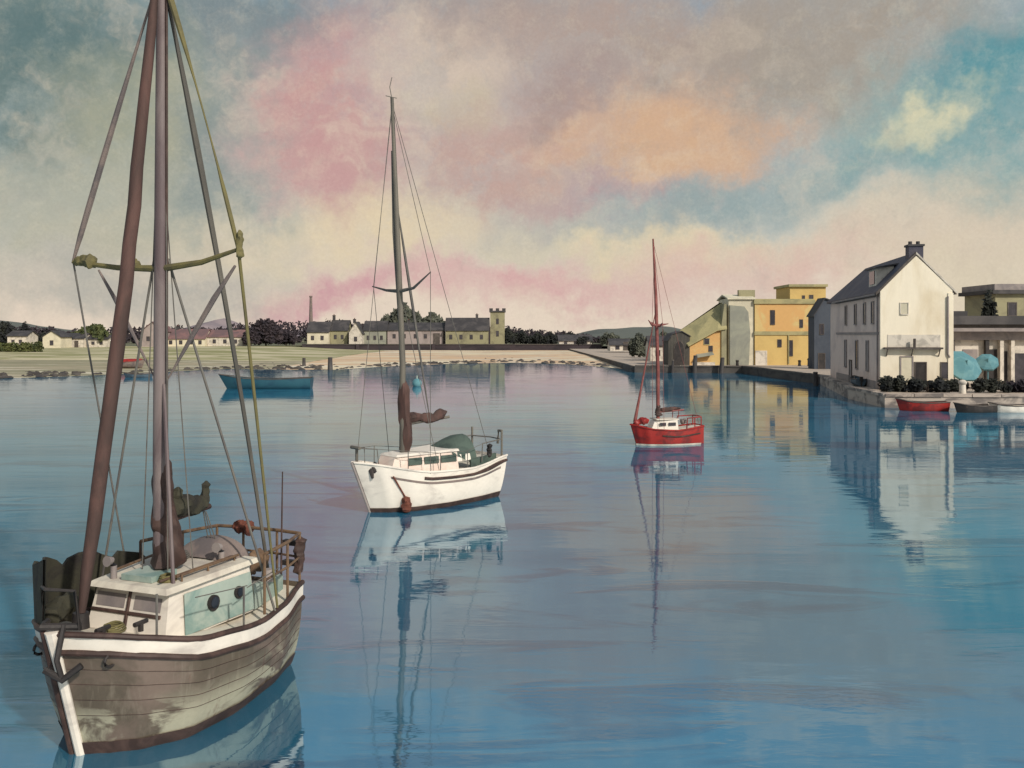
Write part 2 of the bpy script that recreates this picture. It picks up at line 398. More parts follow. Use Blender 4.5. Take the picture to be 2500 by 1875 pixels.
beach('foreshore', -320, -41, 188, M_sandg, 'weedy green and beige foreshore along the far shore')
beach('sand_flat', -41, 19.5, 299, M_sand, 'pale peach sand flat below the dark harbour wall')
def gz(x, Y):
    k = max(0, min(1, (x+82)/38)); k = k*k*(3-2*k)
    return (1-k)*gz0(x, Y)+k*(beachz(x, Y)+.012)
def gz0(x, Y): return .85 + (Y-188)/112*1.1 + .25*mnoise.noise((x*.03, Y*.03, 5))
rows = [[(x, Y, gz(x, Y) if Y > 188 else beachz(x, 188)) for x in [-320+i*6.64 for i in range(43)]] for Y in [188, 192, 200, 210, 225, 240, 255, 270, 285, 300]]
tag(MB().grid(rows).build('meadow', M_grass, smooth=True), 'yellow green grassy bank behind the foreshore', 'meadow', kind='structure')
o = MB().grid([[(x, Y, 2.0+.2*mnoise.noise((x*.02, Y*.02, 1))+(.0 if Y < 600 else 1.0)) for x in [-3500,-1500,-700]+[-320+i*20 for i in range(36)]+[700,1500,3500]] for Y in [300, 340, 400, 600, 1000, 2000, 4000]]).build('far_land', M_farland, smooth=True)
tag(o, 'flat land behind the far shore', 'land', kind='structure')
def hill(name, px0, px1, Y, prof, m, label, depth=220):
    x0, x1 = gx(px0, Y), gx(px1, Y); n = 60; rows = []
    for j in range(9):
        v = j/8; row = []
        for i in range(n+1):
            u = i/n; x = x0+(x1-x0)*u
            h = interp(prof, u)*math.sin(math.pi*min(1, v*1.0)) ** .8
            h += (mnoise.noise((x*.02, v*3, 7))*.10+mnoise.noise((x*.08, v*6, 2))*.05)*interp(prof, u)*math.sin(math.pi*v)
            row.append((x, Y+(v-.5)*depth, 1.5+max(h, -.5)))
        rows.append(row)
    tag(MB().grid(rows).build(name, m, smooth=True), label, 'hill', kind='structure')
hill('hill', 455, 640, 900, [(0,0),(.25,14),(.5,19),(.7,14),(1,0)], M_hill, 'small mauve hill on the horizon behind the tall mast')
hill('hill', -200, 240, 800, [(0,15),(.45,16),(.62,11),(.75,9),(.9,5),(1,0)], M_hillg, 'low slate green hill at the edge of the far shore')
hill('hill', 330, 480, 820, [(0,0),(.4,7),(.7,9),(1,0)], M_hillg, 'tiny grey green rise between the masts')
hill('hill', 1350, 1720, 700, [(0,0),(.3,8),(.7,11),(1,3)], M_hillg, 'low grey green hill beyond the red sailing boat')
hill('hill', 620, 1330, 900, [(0,0),(.2,10),(.5,13),(.8,8),(1,0)], M_hill, 'long faint hill behind the far village')
# stones and weed along the tide line
rnd = random.Random(11); m = MB()
for k in range(270):
    x = rnd.uniform(-75, 17); d = abs(rnd.gauss(0, 9))+.3; Ys = shoreY(x)+d; r_ = rnd.uniform(.12, .5)*(1.25-min(1, d/30))
    m.ball((x, Ys, beachz(x, Ys)+r_*.15), (r_*rnd.uniform(1, 2.2), r_, r_*rnd.uniform(.4, .8)), 6, 4, .5, rnd)
o = m.build('stones', M_quay, None, True); o['kind'] = 'stuff'; o['label'] = 'scattered dark stones along the far tide line'; o['category'] = 'stones'
# harbour wall under the far village
hw = empty('harbour_wall', (0, 299.5, 0)); tag(hw, 'long dark harbour wall below the far village', 'wall')
m = MB(); m.box(gx(738, 299), 0, -.3, gx(1470, 299), 1.2, 2.35); m.build('wall', M_seawall, hw)
m = MB(); m.box(gx(738, 299)-.2, -.18, 2.353, gx(1470, 299)+.2, 1.35, 2.62); m.build('coping', M_quay, hw)
for px in (742, 873, 1058):
    m = MB(); X = gx(px, 299); m.box(X-.55, -.6, .2, X+.55, -.003, 2.6); m.build('buttress', M_seawall, hw)
# quay on the right
QZ = 1.05
QP = [(19,139.5),(35,137),(36.6,107),(78,107),(78,330),(19,330)]
TP = [(36.6,106.995),(31.0,83),(30.2,73),(78,70),(78,106.995)]
def quay(name, P, wallm, n_edges, label):
    q = empty(name, (0,0,0)); tag(q, label, 'quay', kind='structure')
    MB().prism(P, 'z', -2, QZ-.12).build('wall', wallm, q)
    MB().prism(P, 'z', QZ-.117, QZ-.02).build('paving', M_paving, q)
    for (a, b) in list(zip(P, P[1:]))[:n_edges]:   # coping stones stand proud of the wall face
        A, B_ = Vector(a), Vector(b); L = (B_-A).length; d = (B_-A)/L; nrm = Vector((d.y, -d.x))
        if nrm.dot(A-Vector((55, 180))) < 0: nrm = -nrm
        k = max(2, int(L/2.2))
        for i in range(k):
            p0 = A+d*(L*i/k+.03); p1 = A+d*(L*(i+1)/k-.03); h = QZ+.10+random.uniform(-.02, .03); pr = .07+random.uniform(0, .06)
            MB().prism([tuple(v) for v in (p0+nrm*pr, p1+nrm*pr, p1-nrm*.5, p0-nrm*.5)], 'z', QZ-.14, h).build('coping_stone', wallm, q)
quay('quay', QP, M_quay, 2, 'dark stone quay in front of the yellow houses')
quay('terrace', TP, M_terr, 3, 'pale stone terrace under the white house')

# ------------------------------------------------------------------ trees
def crown_mesh(rnd, lobes, n, size):
    m = MB()
    for _ in range(n):
        c, r = lobes[rnd.randrange(len(lobes))]
        while True:
            p = Vector((rnd.uniform(-1,1), rnd.uniform(-1,1), rnd.uniform(-1,1)))
            if p.length <= 1: break
        p = p * (1.0 if p.length > .45 else 1.6)
        q = Vector((c[0]+p.x*r[0], c[1]+p.y*r[1], c[2]+p.z*r[2]))
        u = Vector((rnd.gauss(0,1), rnd.gauss(0,1), rnd.gauss(0,1))).normalized(); w_ = u.orthogonal().normalized()
        s_ = size*rnd.uniform(.55, 1.6)
        m.add([q-u*s_, q+w_*s_*.6, q+u*s_, q-w_*s_*.6], [(0,1,2,3)])
    return m
def tree(px, ytop, Y, width_px, label, m_leaf, base=None, name='tree', trunk=.25, n=900, flat=False, group='trees along the far shore', seed=0, cat='tree'):
    rnd = random.Random(seed*13+px)
    b = base if base is not None else 2.0
    H = EYE-(ytop-815)*Y/F-b; wd = width_px*Y/F
    root = empty(name, (gx(px, Y), Y, b)); tag(root, label, cat, group)
    tz = H*trunk
    t = MB(); t.tube([(0,0,-.3),(.05*wd*rnd.uniform(-1,1),0,tz),(0,0,H*.75)], [.05*H*.6+.06, .035*H*.6+.05, .03], 7)
    for k in range(5):
        a = rnd.uniform(0, 6.28); z0 = H*rnd.uniform(trunk*.7, .6)
        t.tube([(0,0,z0),(math.cos(a)*wd*.2, math.sin(a)*wd*.2, z0+H*.12),(math.cos(a)*wd*.36, math.sin(a)*wd*.3, z0+H*.2)], [.05+.01*H,.04,.02], 5)
    t.build('trunk', M_bark, root, True)
    lobes = []
    nl = max(5, int(7*wd/H)) if not flat else 4
    for k in range(nl):
        u = (k+.5)/nl*2-1
        x = u*wd*.36+rnd.uniform(-.06,.06)*wd
        top = H*(1-.30*abs(u)**1.6-rnd.uniform(0,.12)); bot = tz*.25
        if k == nl//2: top = H
        rz_ = (top-bot)*.5
        lobes.append(((x, rnd.uniform(-.15,.15)*wd, (top+bot)/2), (wd*.5/max(2.2, nl*.42)*rnd.uniform(.8,1.2), wd*.25*rnd.uniform(.7,1.1), rz_*rnd.uniform(.82,.98))))
    crown_mesh(rnd, lobes, int(n*1.7), max(.34, .065*min(H, wd))).build('crown', m_leaf, root)
    return root
tree(225, 786, 290, 105, 'broad olive green tree left of the dark furled forestay', M_leaf_ol, n=1700, trunk=.12, base=1.8)
tree(650, 770, 300, 78, 'tall plum dark tree with a ragged top beside the ochre shroud', M_leaf_pl, n=1500, trunk=.1)
tree(700, 800, 308, 70, 'low plum dark tree next to the tall chimney stack', M_leaf_pl, n=900, trunk=.1)
tree(612, 796, 296, 40, 'small dark bushy tree at the foot of the mauve hill', M_leaf_pl, n=700, trunk=.1)
tree(12, 780, 310, 70, 'dark tree at the outer edge of the far shore', M_leaf_dk, n=1000, trunk=.12)
tree(62, 781, 312, 26, 'slim dark tree standing over the white cottages', M_leaf_dk, n=700, trunk=.1)
tree(110, 806, 318, 90, 'low spreading dark tree behind the white cottages', M_leaf_dk, n=1000, trunk=.1)
tree(168, 812, 322, 50, 'small dark tree tucked against the broad olive tree', M_leaf_dk, n=700, trunk=.1)
tree(985, 738, 345, 108, 'tallest grey green tree rising behind the far village', M_leaf_gr, n=2400, trunk=.18)
tree(1060, 757, 342, 84, 'rounded grey tree over the long slate roof', M_leaf_gr, n=1300, trunk=.2)
tree(1238, 796, 320, 36, 'dark tree hugging the square stone tower', M_leaf_dk, n=800, trunk=.1)
for k, (px, yt, wd, lb) in enumerate([
    (1270, 803, 52, 'first dark low tree past the stone tower'),
    (1312, 808, 56, 'dark low tree with a knobbly crown in the middle of the far tree row'),
    (1345, 807, 40, 'dark low tree ending the row past the stone tower'),
    (1392, 806, 40, 'lone dark pointed tree between the tree row and the red mast'),
    (1425, 818, 50, 'flat wide dark shrubby tree left of the red mast'),
    (1490, 806, 54, 'dark tree with a peaked crown close to the red mast'),
    (1535, 822, 50, 'small grey green tree just before the red mast')]):
    tree(px, yt, 325-k*6, wd, lb, M_leaf_dk if k < 5 else M_leaf_gr, n=800, trunk=.08, seed=k)
tree(1560, 808, 190, 46, 'grey green tree close behind the red mast', M_leaf_gr, n=1200, trunk=.04, base=1.0)
tree(1618, 804, 175, 50, 'grey tree beside the charcoal shed', M_leaf_gr, n=1200, trunk=.04, base=1.0)
tree(2414, 690, 108, 40, 'dark ragged tree over the flat roofed arcade', M_leaf_dk, base=QZ, n=1500, trunk=.2)
def shrub(loc, rx, ry, h, label, m_leaf, n=1000, size=.2, group='shrubs on the quay', name='shrub'):
    rnd = random.Random(int(loc[0]*31+loc[1]*7)); root = empty(name, loc); tag(root, label, 'shrub', group)
    t = MB()
    for k in range(6):
        a = rnd.uniform(0, 6.28); t.tube([(0,0,-.05),(math.cos(a)*rx*.3, math.sin(a)*ry*.3, h*.4),(math.cos(a)*rx*.6, math.sin(a)*ry*.6, h*.75)], [.05,.04,.02], 5)
    t.build('stem', M_bark, root)
    lobes = [((rnd.uniform(-.85,.85)*rx, rnd.uniform(-.5,.5)*ry, h*rnd.uniform(.25,.6)), (rx*rnd.uniform(.18,.42), ry*.45, h*rnd.uniform(.25,.5))) for _ in range(11)]
    crown_mesh(rnd, lobes, n, size).build('foliage', m_leaf, root)
# far wood: one dark mass behind village and fields
rnd = random.Random(21); lobes = []
for i in range(150):
    px = -60+i*10.2+rnd.uniform(-4, 4); Yw = rnd.uniform(365, 420)
    top = interp([(-60,792),(60,798),(180,812),(300,806),(420,800),(520,806),(640,792),(760,790),(900,786),(1060,790),(1200,800),(1300,812),(1420,822),(1500,826)], px)-7+rnd.uniform(-4, 7)
    H = EYE-(top-815)*Yw/F-2
    if H > 1: lobes.append(((gx(px, Yw), Yw, 2+H*.5), (rnd.uniform(1.6, 3.2), 3, H*.5)))
crown_mesh(rnd, lobes, 14000, .66).build('far_wood', M_leaf_pl)
o = bpy.data.objects['far_wood']; o['kind'] = 'stuff'; o['label'] = 'long low dark wood behind the far village and fields'; o['category'] = 'wood'
# long clipped hedge by the white cottages
o = empty('hedge', (gx(45, 236), 236, 1.25)); tag(o, 'long dark olive hedge in front of the white cottages', 'hedge')
rnd = random.Random(5)
lobes = [((-9.5+i*1.35, 0, 1.0+.14*max(0, i-8)*.3), (1.2, .9, 1.25+.04*i)) for i in range(12)]
crown_mesh(rnd, lobes, 2600, .3).build('foliage', M_leaf_ol, o)
m = MB()
for i in range(12): m.tube([(-9.5+i*1.35, 0, -.2), (-9.5+i*1.35, .1, 1.2)], .07, 5)
m.build('stem', M_bark, o)['kind'] = 'stuff'

# ------------------------------------------------------------------ buildings
def window(par, O, U, N, x, z, wd, h, mf=None, mp=None, kind='window', bars=0, depth=.07):
    """a window (or door) in the wall plane through O along U with outward normal N; frame proud of the wall, glass set inside it"""
    O, U, N = Vector(O), Vector(U), Vector(N); Z = Vector((0,0,1)); f = max(.07, .12*wd)
    def bar(mb, a0, a1, z0, z1, d0, d1):
        vs = [O+U*a+Z*zz+N*d for zz in (z0, z1) for a, d in ((a0,d0),(a1,d0),(a1,d1),(a0,d1))]
        mb.add(vs, [(0,1,2,3),(4,7,6,5),(0,4,5,1),(1,5,6,2),(2,6,7,3),(3,7,4,0)])
    a0, a1, z0, z1 = x-wd/2, x+wd/2, z-h/2, z+h/2
    m = MB(); bar(m, a0-f, a0, z0-f, z1+f, -.02, depth); bar(m, a1, a1+f, z0-f, z1+f, -.02, depth)
    bar(m, a0, a1, z1, z1+f, -.02, depth); bar(m, a0, a1, z0-f, z0, -.02, depth+.04)
    fo = m.build(kind, mf or M_trim, par)
    m = MB(); bar(m, a0, a1, z0, z1, -.02, depth*.35); pn = m.build('pane' if kind == 'window' else 'leaf', mp or M_pane, fo)
    if bars:
        m = MB(); bar(m, x-.03, x+.03, z0, z1, depth*.36, depth*.7); bar(m, a0, a1, z-.03, z+.03, depth*.36, depth*.7); m.build('glazing_bar', mf or M_trim, fo)
    return fo
def chimney(par, x, y, z, wd, dp, h, m_=None):
    c = MB().box(x-wd/2, y-dp/2, z, x+wd/2, y+dp/2, z+h).box(x-wd/2-.1, y-dp/2-.1, z+h, x+wd/2+.1, y+dp/2+.1, z+h+.16)
    co = c.build('chimney', m_ or M_slate2, par)
    m = MB(); m.tube([(x, y, z+h+.16), (x, y, z+h+.55)], .16, 8); m.build('chimney_pot', M_rust, co)
def house(px0, px1, Y, base, y_eave, y_ridge, depth, label, mw, mr, wins=(), chims=(), rz=0.0, gable='x', group=None, name='house', over=.35, cat='house', doors=()):
    x0 = gx(px0, Y); wd = (px1-px0)*Y/F
    he = EYE-(y_eave-815)*Y/F-base; hr = EYE-(y_ridge-815)*Y/F-base
    root = empty(name, (x0, Y, base), rz); tag(root, label, cat, group)
    if gable == 'x':       # ridge parallel to the front
        MB().prism([(0,-.4),(depth,-.4),(depth,he),(depth/2,hr-.15),(0,he)], 'x', 0, wd).build('wall', mw, root)
        s_ = (hr-he)/(depth/2); zo = -over*s_
        m = MB(); m.slab([(-over,-over,he+zo+.16),(wd+over,-over,he+zo+.16),(wd+over,depth/2,hr+.16),(-over,depth/2,hr+.16)], .2)
        m.slab([(-over,depth+over,he+zo+.16),(wd+over,depth+over,he+zo+.16),(wd+over,depth/2,hr+.16),(-over,depth/2,hr+.16)], .2)
    else:
        MB().prism([(0,-.4),(wd,-.4),(wd,he),(wd/2,hr-.15),(0,he)], 'y', 0, depth).build('wall', mw, root)
        s_ = (hr-he)/(wd/2); zo = -over*s_
        m = MB(); m.slab([(-over,-over,he+zo+.16),(-over,depth+over,he+zo+.16),(wd/2,depth+over,hr+.16),(wd/2,-over,hr+.16)], .2)
        m.slab([(wd+over,-over,he+zo+.16),(wd+over,depth+over,he+zo+.16),(wd/2,depth+over,hr+.16),(wd/2,-over,hr+.16)], .2)
    ro = m.build('roof', mr, root)
    for (u, zf, w_, h_) in wins: window(root, (0,0,0), (1,0,0), (0,-1,0), u*wd, zf*he, w_, h_)
    for (u, w_, h_) in doors: window(root, (0,0,0), (1,0,0), (0,-1,0), u*wd, h_/2, w_, h_, kind='door', mp=M_trim)
    for (u, hh) in chims: chimney(ro, u*wd, depth/2 if gable == 'x' else depth*.4, hr-.3, .9, .8, hh)
    return root
V = 'houses of the far village'
# far left cottages
house(18, 64, 280, 1.75, 820, 808, 7, 'small white cottage with a dark roof above the hedge', M_trimp, M_slate2, [(.3,.5,.8,1),(.7,.5,.8,1)], group=V)
house(104, 148, 276, 1.7, 822, 808, 7, 'white gabled cottage at the end of the hedge', M_stone, M_slate2, [(.5,.45,.9,1.3)], gable='y', group=V)
house(156, 203, 284, 1.8, 826, 814, 7, 'low off white cottage below the broad olive tree', M_trimp, M_slate2, [(.3,.5,.8,.9)], doors=[(.65,1,1.9)], group=V)
house(212, 262, 286, 1.8, 828, 818, 7, 'long low white shed behind the dark forestay', M_trimp, M_slate2, [(.3,.5,.8,.8),(.7,.5,.8,.8)], group=V)
house(346, 398, 292, 1.9, 808, 786, 9, 'gabled house with a plum roof beside the tall mast', M_gwall, M_mroof, [(.3,.5,.9,1.3),(.7,.5,.9,1.3)], gable='y', group=V)
house(402, 500, 296, 1.9, 826, 804, 8, 'long house with a reddish mauve roof between shroud and mast', M_stone, M_mroof, [(.15,.5,.9,1.1),(.4,.5,.9,1.1),(.65,.5,.9,1.1),(.88,.5,.9,1.1)], [(.22,1.3)], group=V)
house(506, 592, 298, 1.95, 822, 806, 8, 'low white house with mauve roof under the small hill', M_trimp, M_mroof, [(.2,.5,.9,1.1),(.5,.5,.9,1.1),(.8,.5,.9,1.1)], [(.7,1.0)], group=V)
# village centre
house(750, 802, 312, 2, 810, 786, 9, 'white and olive house under the tall chimney stack', M_stone, M_slate2, [(.25,.55,.9,1.3),(.7,.55,.9,1.3)], group=V)
house(806, 848, 314, 2, 806, 782, 9, 'olive walled house with a tall end chimney', M_omoss, M_slate2, [(.3,.55,.8,1.3),(.7,.55,.8,1.3)], [(.08,2.0)], group=V)
house(852, 884, 311, 2, 812, 786, 8, 'narrow white gabled house in the village middle', M_trimp, M_slate2, [(.5,.5,.9,1.4)], [(.3,1.2)], gable='y', group=V)
house(888, 942, 315, 2, 806, 784, 9, 'sage grey house left of the white boat mast', M_sage, M_slate2, [(.2,.5,.8,1.3),(.5,.5,.8,1.3),(.8,.5,.8,1.3)], group=V)
house(946, 1082, 316, 2, 806, 788, 11, 'long pink grey house below the tallest tree', M_gwall, M_slate2, [(.12,.6,.9,1.3),(.3,.6,.9,1.3),(.5,.6,.9,1.3),(.68,.6,.9,1.3)], [(.35,1.2)], doors=[(.88,1.9,4.0)], group=V)
house(1088, 1192, 314, 2, 806, 776, 11, 'long stone house with a steep slate roof beside the tower', M_omoss, M_slate2, [(.12,.55,.9,1.4),(.36,.55,.9,1.4),(.6,.55,.9,1.4),(.84,.55,.9,1.4)], [(.72,1.5)], group=V)
house(1365, 1445, 300, 2.0, 832, 818, 8, 'low white house among the dark trees before the red mast', M_trimp, M_slate2, [(.2,.5,.9,1),(.5,.5,.9,1),(.8,.5,.9,1)], group=V)
house(1490, 1548, 240, 1.8, 842, 828, 7, 'long low white boathouse left of the red mast', M_trimp, M_slate2, [(.3,.5,.9,1)], doors=[(.7,1.6,1.9)], group=V)
house(1588, 1640, 165, QZ, 842, 822, 6, 'low white boathouse with grey roof beside the charcoal shed', M_trimp, M_slate2, [(.35,.5,.7,.9)], doors=[(.75,.9,1.9)], group=None)
# church tower
Y = 318; tx0, tx1 = gx(1197, Y), gx(1232, Y)
t = empty('stone_tower', (tx0, Y, 2)); tag(t, 'square olive stone tower with a flared parapet above the far village', 'tower')
tw = tx1-tx0; th = EYE-(762-815)*Y/F-2
MB().box(0,0,-.4,tw,tw,th).build('wall', M_omoss, t)
MB().box(-.35,-.35,th,tw+.35,tw+.35,th+.5).build('cornice', M_slate2, t)
for (a, b) in ((-.35, .9), (tw/2-.6, tw/2+.6), (tw-.9, tw+.35)):
    MB().box(a,-.35,th+.5,b,.15,th+1.35).build('merlon', M_slate2, t)
for zf in (.35, .72): window(t, (0,0,0), (1,0,0), (0,-1,0), tw*.5, th*zf, .8, 1.8)
m = MB(); m.box(-.9,-.2,-.4,-.003,tw,th*.55); m.build('buttress', M_seawall, t)
# tall stack
t = empty('chimney_stack', (gx(759, 330), 330, 2)); tag(t, 'tall slender mauve grey chimney stack over the far village', 'chimney')
MB().tube([(0,0,-.3),(0,0,9),(0,0,17.3)], [.85,.7,.45], 12).build('shaft', M_mauve, t, True)
MB().tube([(0,0,17.3),(0,0,17.9)], [.55,.6], 12).build('cap', M_mauve, t, True)

# --- quay houses, from the red boat towards the white house
Y = 143.0
s = empty('shed', (gx(1632, Y), Y, QZ)); tag(s, 'small charcoal shed with an arched dark door on the quay', 'shed')
wd = 52*Y/F
MB().prism([(0,-.05),(wd,-.05),(wd,4.5),(wd*.62,5.3),(wd*.2,4.9),(0,3.8)], 'y', 0, 5).build('wall', M_shed, s)
m = MB(); m.slab([(-.2,-.2,3.86),(-.2,5.2,3.86),(wd*.2,5.2,5.02),(wd*.2,-.2,5.02)], .12); m.slab([(wd*.2,-.2,5.02),(wd*.2,5.2,5.02),(wd*.62,5.2,5.44),(wd*.62,-.2,5.44)], .12)
m.slab([(wd*.62,-.2,5.44),(wd*.62,5.2,5.44),(wd+.2,5.2,4.6),(wd+.2,-.2,4.6)], .12); m.build('roof', M_slate2, s)
arch = [(-.75,0),(.75,0),(.75,2.6),(.55,3.3),(.2,3.75),(-.2,3.75),(-.55,3.3),(-.75,2.6)]
dr = MB().prism([(wd*.5+a*1.15, b*1.04) for a, b in arch], 'y', -.07, -.003).build('door_frame', M_trim, s)
MB().prism([(wd*.5+a, b) for a, b in arch], 'y', -.11, -.073).build('door', M_dark, s)
# lean-to barn, orange wall under an olive roof that climbs towards the grey block
b = empty('barn', (gx(1684, Y), Y, QZ)); tag(b, 'orange walled barn under a steep olive roof climbing to the grey block', 'barn')
wd = 82*Y/F; hl, hr_ = 3.5, 6.1
MB().add([(0,0,-.05),(wd,0,-.05),(wd,0,hr_),(0,0,hl),(0,6,-.05),(wd,6,-.05),(wd,6,hr_+2),(0,6,hl+1)], [(0,1,2,3),(4,7,6,5),(0,4,5,1),(1,5,6,2),(2,6,7,3),(3,7,4,0)]).build('wall', M_orange, b)
m = MB(); m.slab([(-.3,-.55,hl-.35),(wd*.8,-.55,hr_-.45),(wd+.45,-.55,hr_-.2),(wd+.45,2.8,10.0),(wd-.1,2.8,9.9),(-1.8,2.8,5.0)], .22); m.build('roof', M_oliver, b)
m = MB(); m.slab([(-1.8,2.8,5.0),(wd-.1,2.8,9.9),(wd+.45,2.8,10.0),(wd+.45,6.4,8.2),(-.3,6.4,4.3)], .22); m.build('rear_roof', M_oliver, b)
MB().prism([(wd-.35,-.05),(wd+.45,-.05),(wd+.45,9.7),(wd+.1,9.7),(wd-.35,6.2)], 'y', -.25, 5.9).build('end_pier', M_omoss, b)
window(b, (0,0,0), (1,0,0), (0,-1,0), wd*.50, 3.75, .8, .9, M_oliver); window(b, (0,0,0), (1,0,0), (0,-1,0), wd*.62, 2.6, .55, .8)
o = MB(); o.slab([(1.0,-1.1,1.3),(3.6,-1.1,1.75),(3.6,-.003,2.1),(1.0,-.003,1.7)], .12); o.build('awning', M_sage, b)
MB().box(.4,-.06,-.02,wd*.75,-.004,.45).build('plinth', M_trimp, b)
# pale house with the sage slab front
b = empty('house', (gx(1780, Y), Y+.3, QZ)); tag(b, 'tall pale house with a smooth sage grey front slab', 'house')
wd = 62*Y/F
MB().box(0,0,-.05,wd,7,10.6).build('wall', M_stone, b)
MB().prism([(.15,.0),(wd*.78,.0),(wd*.84,5),(wd*.76,8.4),(wd*.6,9.3),(.15,9.5)], 'y', -.28, -.003).build('front_slab', M_sage, b)
m = MB(); m.slab([(-.25,-.35,10.62),(wd+.2,-.35,10.62),(wd+.2,3.5,11.35),(-.25,3.5,11.35)], .2); m.slab([(-.25,7.3,10.62),(wd+.2,7.3,10.62),(wd+.2,3.5,11.35),(-.25,3.5,11.35)], .2); ro = m.build('roof', M_stone, b)
MB().box(2.0,1.5,10.85,4.6,2.4,12.0).build('chimney', M_omoss, ro)
# orange and yellow block
b = empty('house', (gx(1843, Y), Y, QZ)); tag(b, 'big orange and yellow ochre house with a band course and roof storey', 'house')
wd = 145*Y/F
MB().box(0,0,-.05,wd,9,5.05).build('wall', M_yellow, b, label='yellow ochre lower storey')
MB().box(0,0,5.053,wd,9,9.7).build('wall', M_orange, b, label='orange ochre upper storey')
MB().box(-.1,-.14,4.75,wd+.1,9.1,5.35).build('band_course', M_oliver, b)
MB().box(-.18,-.22,9.703,wd+.1,9.2,10.35).build('cornice', M_oliver, b)
MB().box(.1,.2,10.353,wd,9,10.5).build('roof', M_oliver, b)
x0, x1 = 90*Y/F, 178*Y/F
MB().box(x0,.9,8.0,x1,8.5,12.45).build('roof_storey', M_yellow, b)
MB().box(x0-.3,.5,12.453,x1+.2,8.9,12.85).build('storey_roof', M_oliver, b)
for (px, py, w_, h_) in ((1886,775,.62,2.2),(1956,790,.42,1.2),(1930,850,.6,2.4),(1903,838,.55,1.1)):
    window(b, (0,0,0), (1,0,0), (0,-1,0), (px-1843)*Y/F, EYE-(py-815)*Y/F-QZ, w_, h_)
for (px, py, w_, h_) in ((1966,730,.34,1.1),(1985,728,.55,1.0)):
    window(b, (0,.9,0), (1,0,0), (0,-1,0), (px-1843)*Y/F, EYE-(py-815)*Y/F-QZ, w_, h_)
window(b, (0,0,0), (1,0,0), (0,-1,0), 1.0, 1.05, 1.5, 2.1, kind='door', mf=M_trimp, mp=M_trimp)
m = MB(); m.tube([(5.3,-.12,4.75),(5.3,-.12,.2)], .1, 8); m.build('drainpipe', M_oliver, b)
# ink blue narrow house
Y2 = 127
b = empty('house', (gx(1988, Y2), Y2, QZ)); tag(b, 'narrow ink blue house squeezed between the ochre and the white house', 'house')
wd = 40*Y2/F
MB().prism([(0,-.05),(wd,-.05),(wd,9.6),(wd*.62,9.9),(0,7.6)], 'y', 0, 2.6).build('wall', M_inkwall, b)
m = MB(); m.slab([(-.2,-.25,7.5),(wd*.62,-.25,10.05),(wd*.62,2.8,10.05),(-.2,2.8,7.5)], .15); m.slab([(wd*.62,-.25,10.05),(wd+.15,-.25,9.7),(wd+.15,2.8,9.7),(wd*.62,2.8,10.05)], .15); m.build('roof', M_slate2, b)
window(b, (0,0,0), (1,0,0), (0,-1,0), wd*.45, 5.6, .5, 1.4); window(b, (0,0,0), (1,0,0), (0,-1,0), wd*.45, 1.1, .8, 2.1, kind='door', mp=M_dark)

# --- the white house
HB = QZ-.02
b = empty('white_house', (32.7, 80, HB), math.atan2(-.168, .986)); tag(b, 'tall white house with slate roof and dark chimney on the quay', 'house')
gw, gl, he, hr_ = 6.0, 24.5, 8.85, 12.0
MB().prism([(0,-.05),(gw,-.05),(gw,he),(gw/2,hr_-.15),(0,he)], 'y', 0, gl-4).build('front_wall', M_cream, b)
MB().box(-.05,.25,-.05,-.003,gl-4,he-.1).build('side_wall', M_shadedw, b)
MB().box(0,gl-3.997,-.05,gw,gl,he).build('rear_wall', M_shadedw, b)
ov = .38; sl_ = (hr_-he)/(gw/2); zo = -ov*sl_
m = MB(); m.slab([(-ov,.12,he+zo+.2),(gw/2,.12,hr_+.2),(gw/2,gl-4,hr_+.2),(-ov,gl+.3,he+zo+.2)], .22)
m.slab([(gw+ov,.12,he+zo+.2),(gw/2,.12,hr_+.2),(gw/2,gl-4,hr_+.2),(gw+ov,gl+.3,he+zo+.2)], .22)
m.slab([(-ov,gl+.3,he+zo+.2),(gw/2,gl-4,hr_+.2),(gw+ov,gl+.3,he+zo+.2)], .22)
ro = m.build('roof', M_slate, b)
# dormer with pale cheek and dark slope
m = MB(); m.prism([(.35,he+.5),(1.9,he+1.9),(1.9,he+2.35),(.35,he+2.2)], 'y', 3.2, 6.2); d_ = m.build('dormer', M_trimp, ro)
m = MB(); m.slab([(.05,2.9,he+2.25),(2.35,2.9,he+2.62),(2.35,6.5,he+2.62),(.05,6.5,he+2.25)], .14); m.build('dormer_roof', M_slate2, ro)
MB().box(.28,3.7,he+.75,.347,5.7,he+1.95).build('dormer_window', M_pane, ro)
c = MB().box(gw/2-.55,.2,hr_-.6,gw/2+.65,1.4,hr_+.72).build('chimney', M_slate, ro)
MB().box(gw/2-.65,.1,hr_+.723,gw/2+.75,1.5,hr_+.9).build('chimney_cap', M_slate2, b)
m = MB()
for xx in (-.4, .25): m = MB(); m.tube([(gw/2+xx+.1,.8,hr_+.9),(gw/2+xx+.1,.8,hr_+1.2)], .17, 8); m.build('chimney_pot', M_slate2, b)
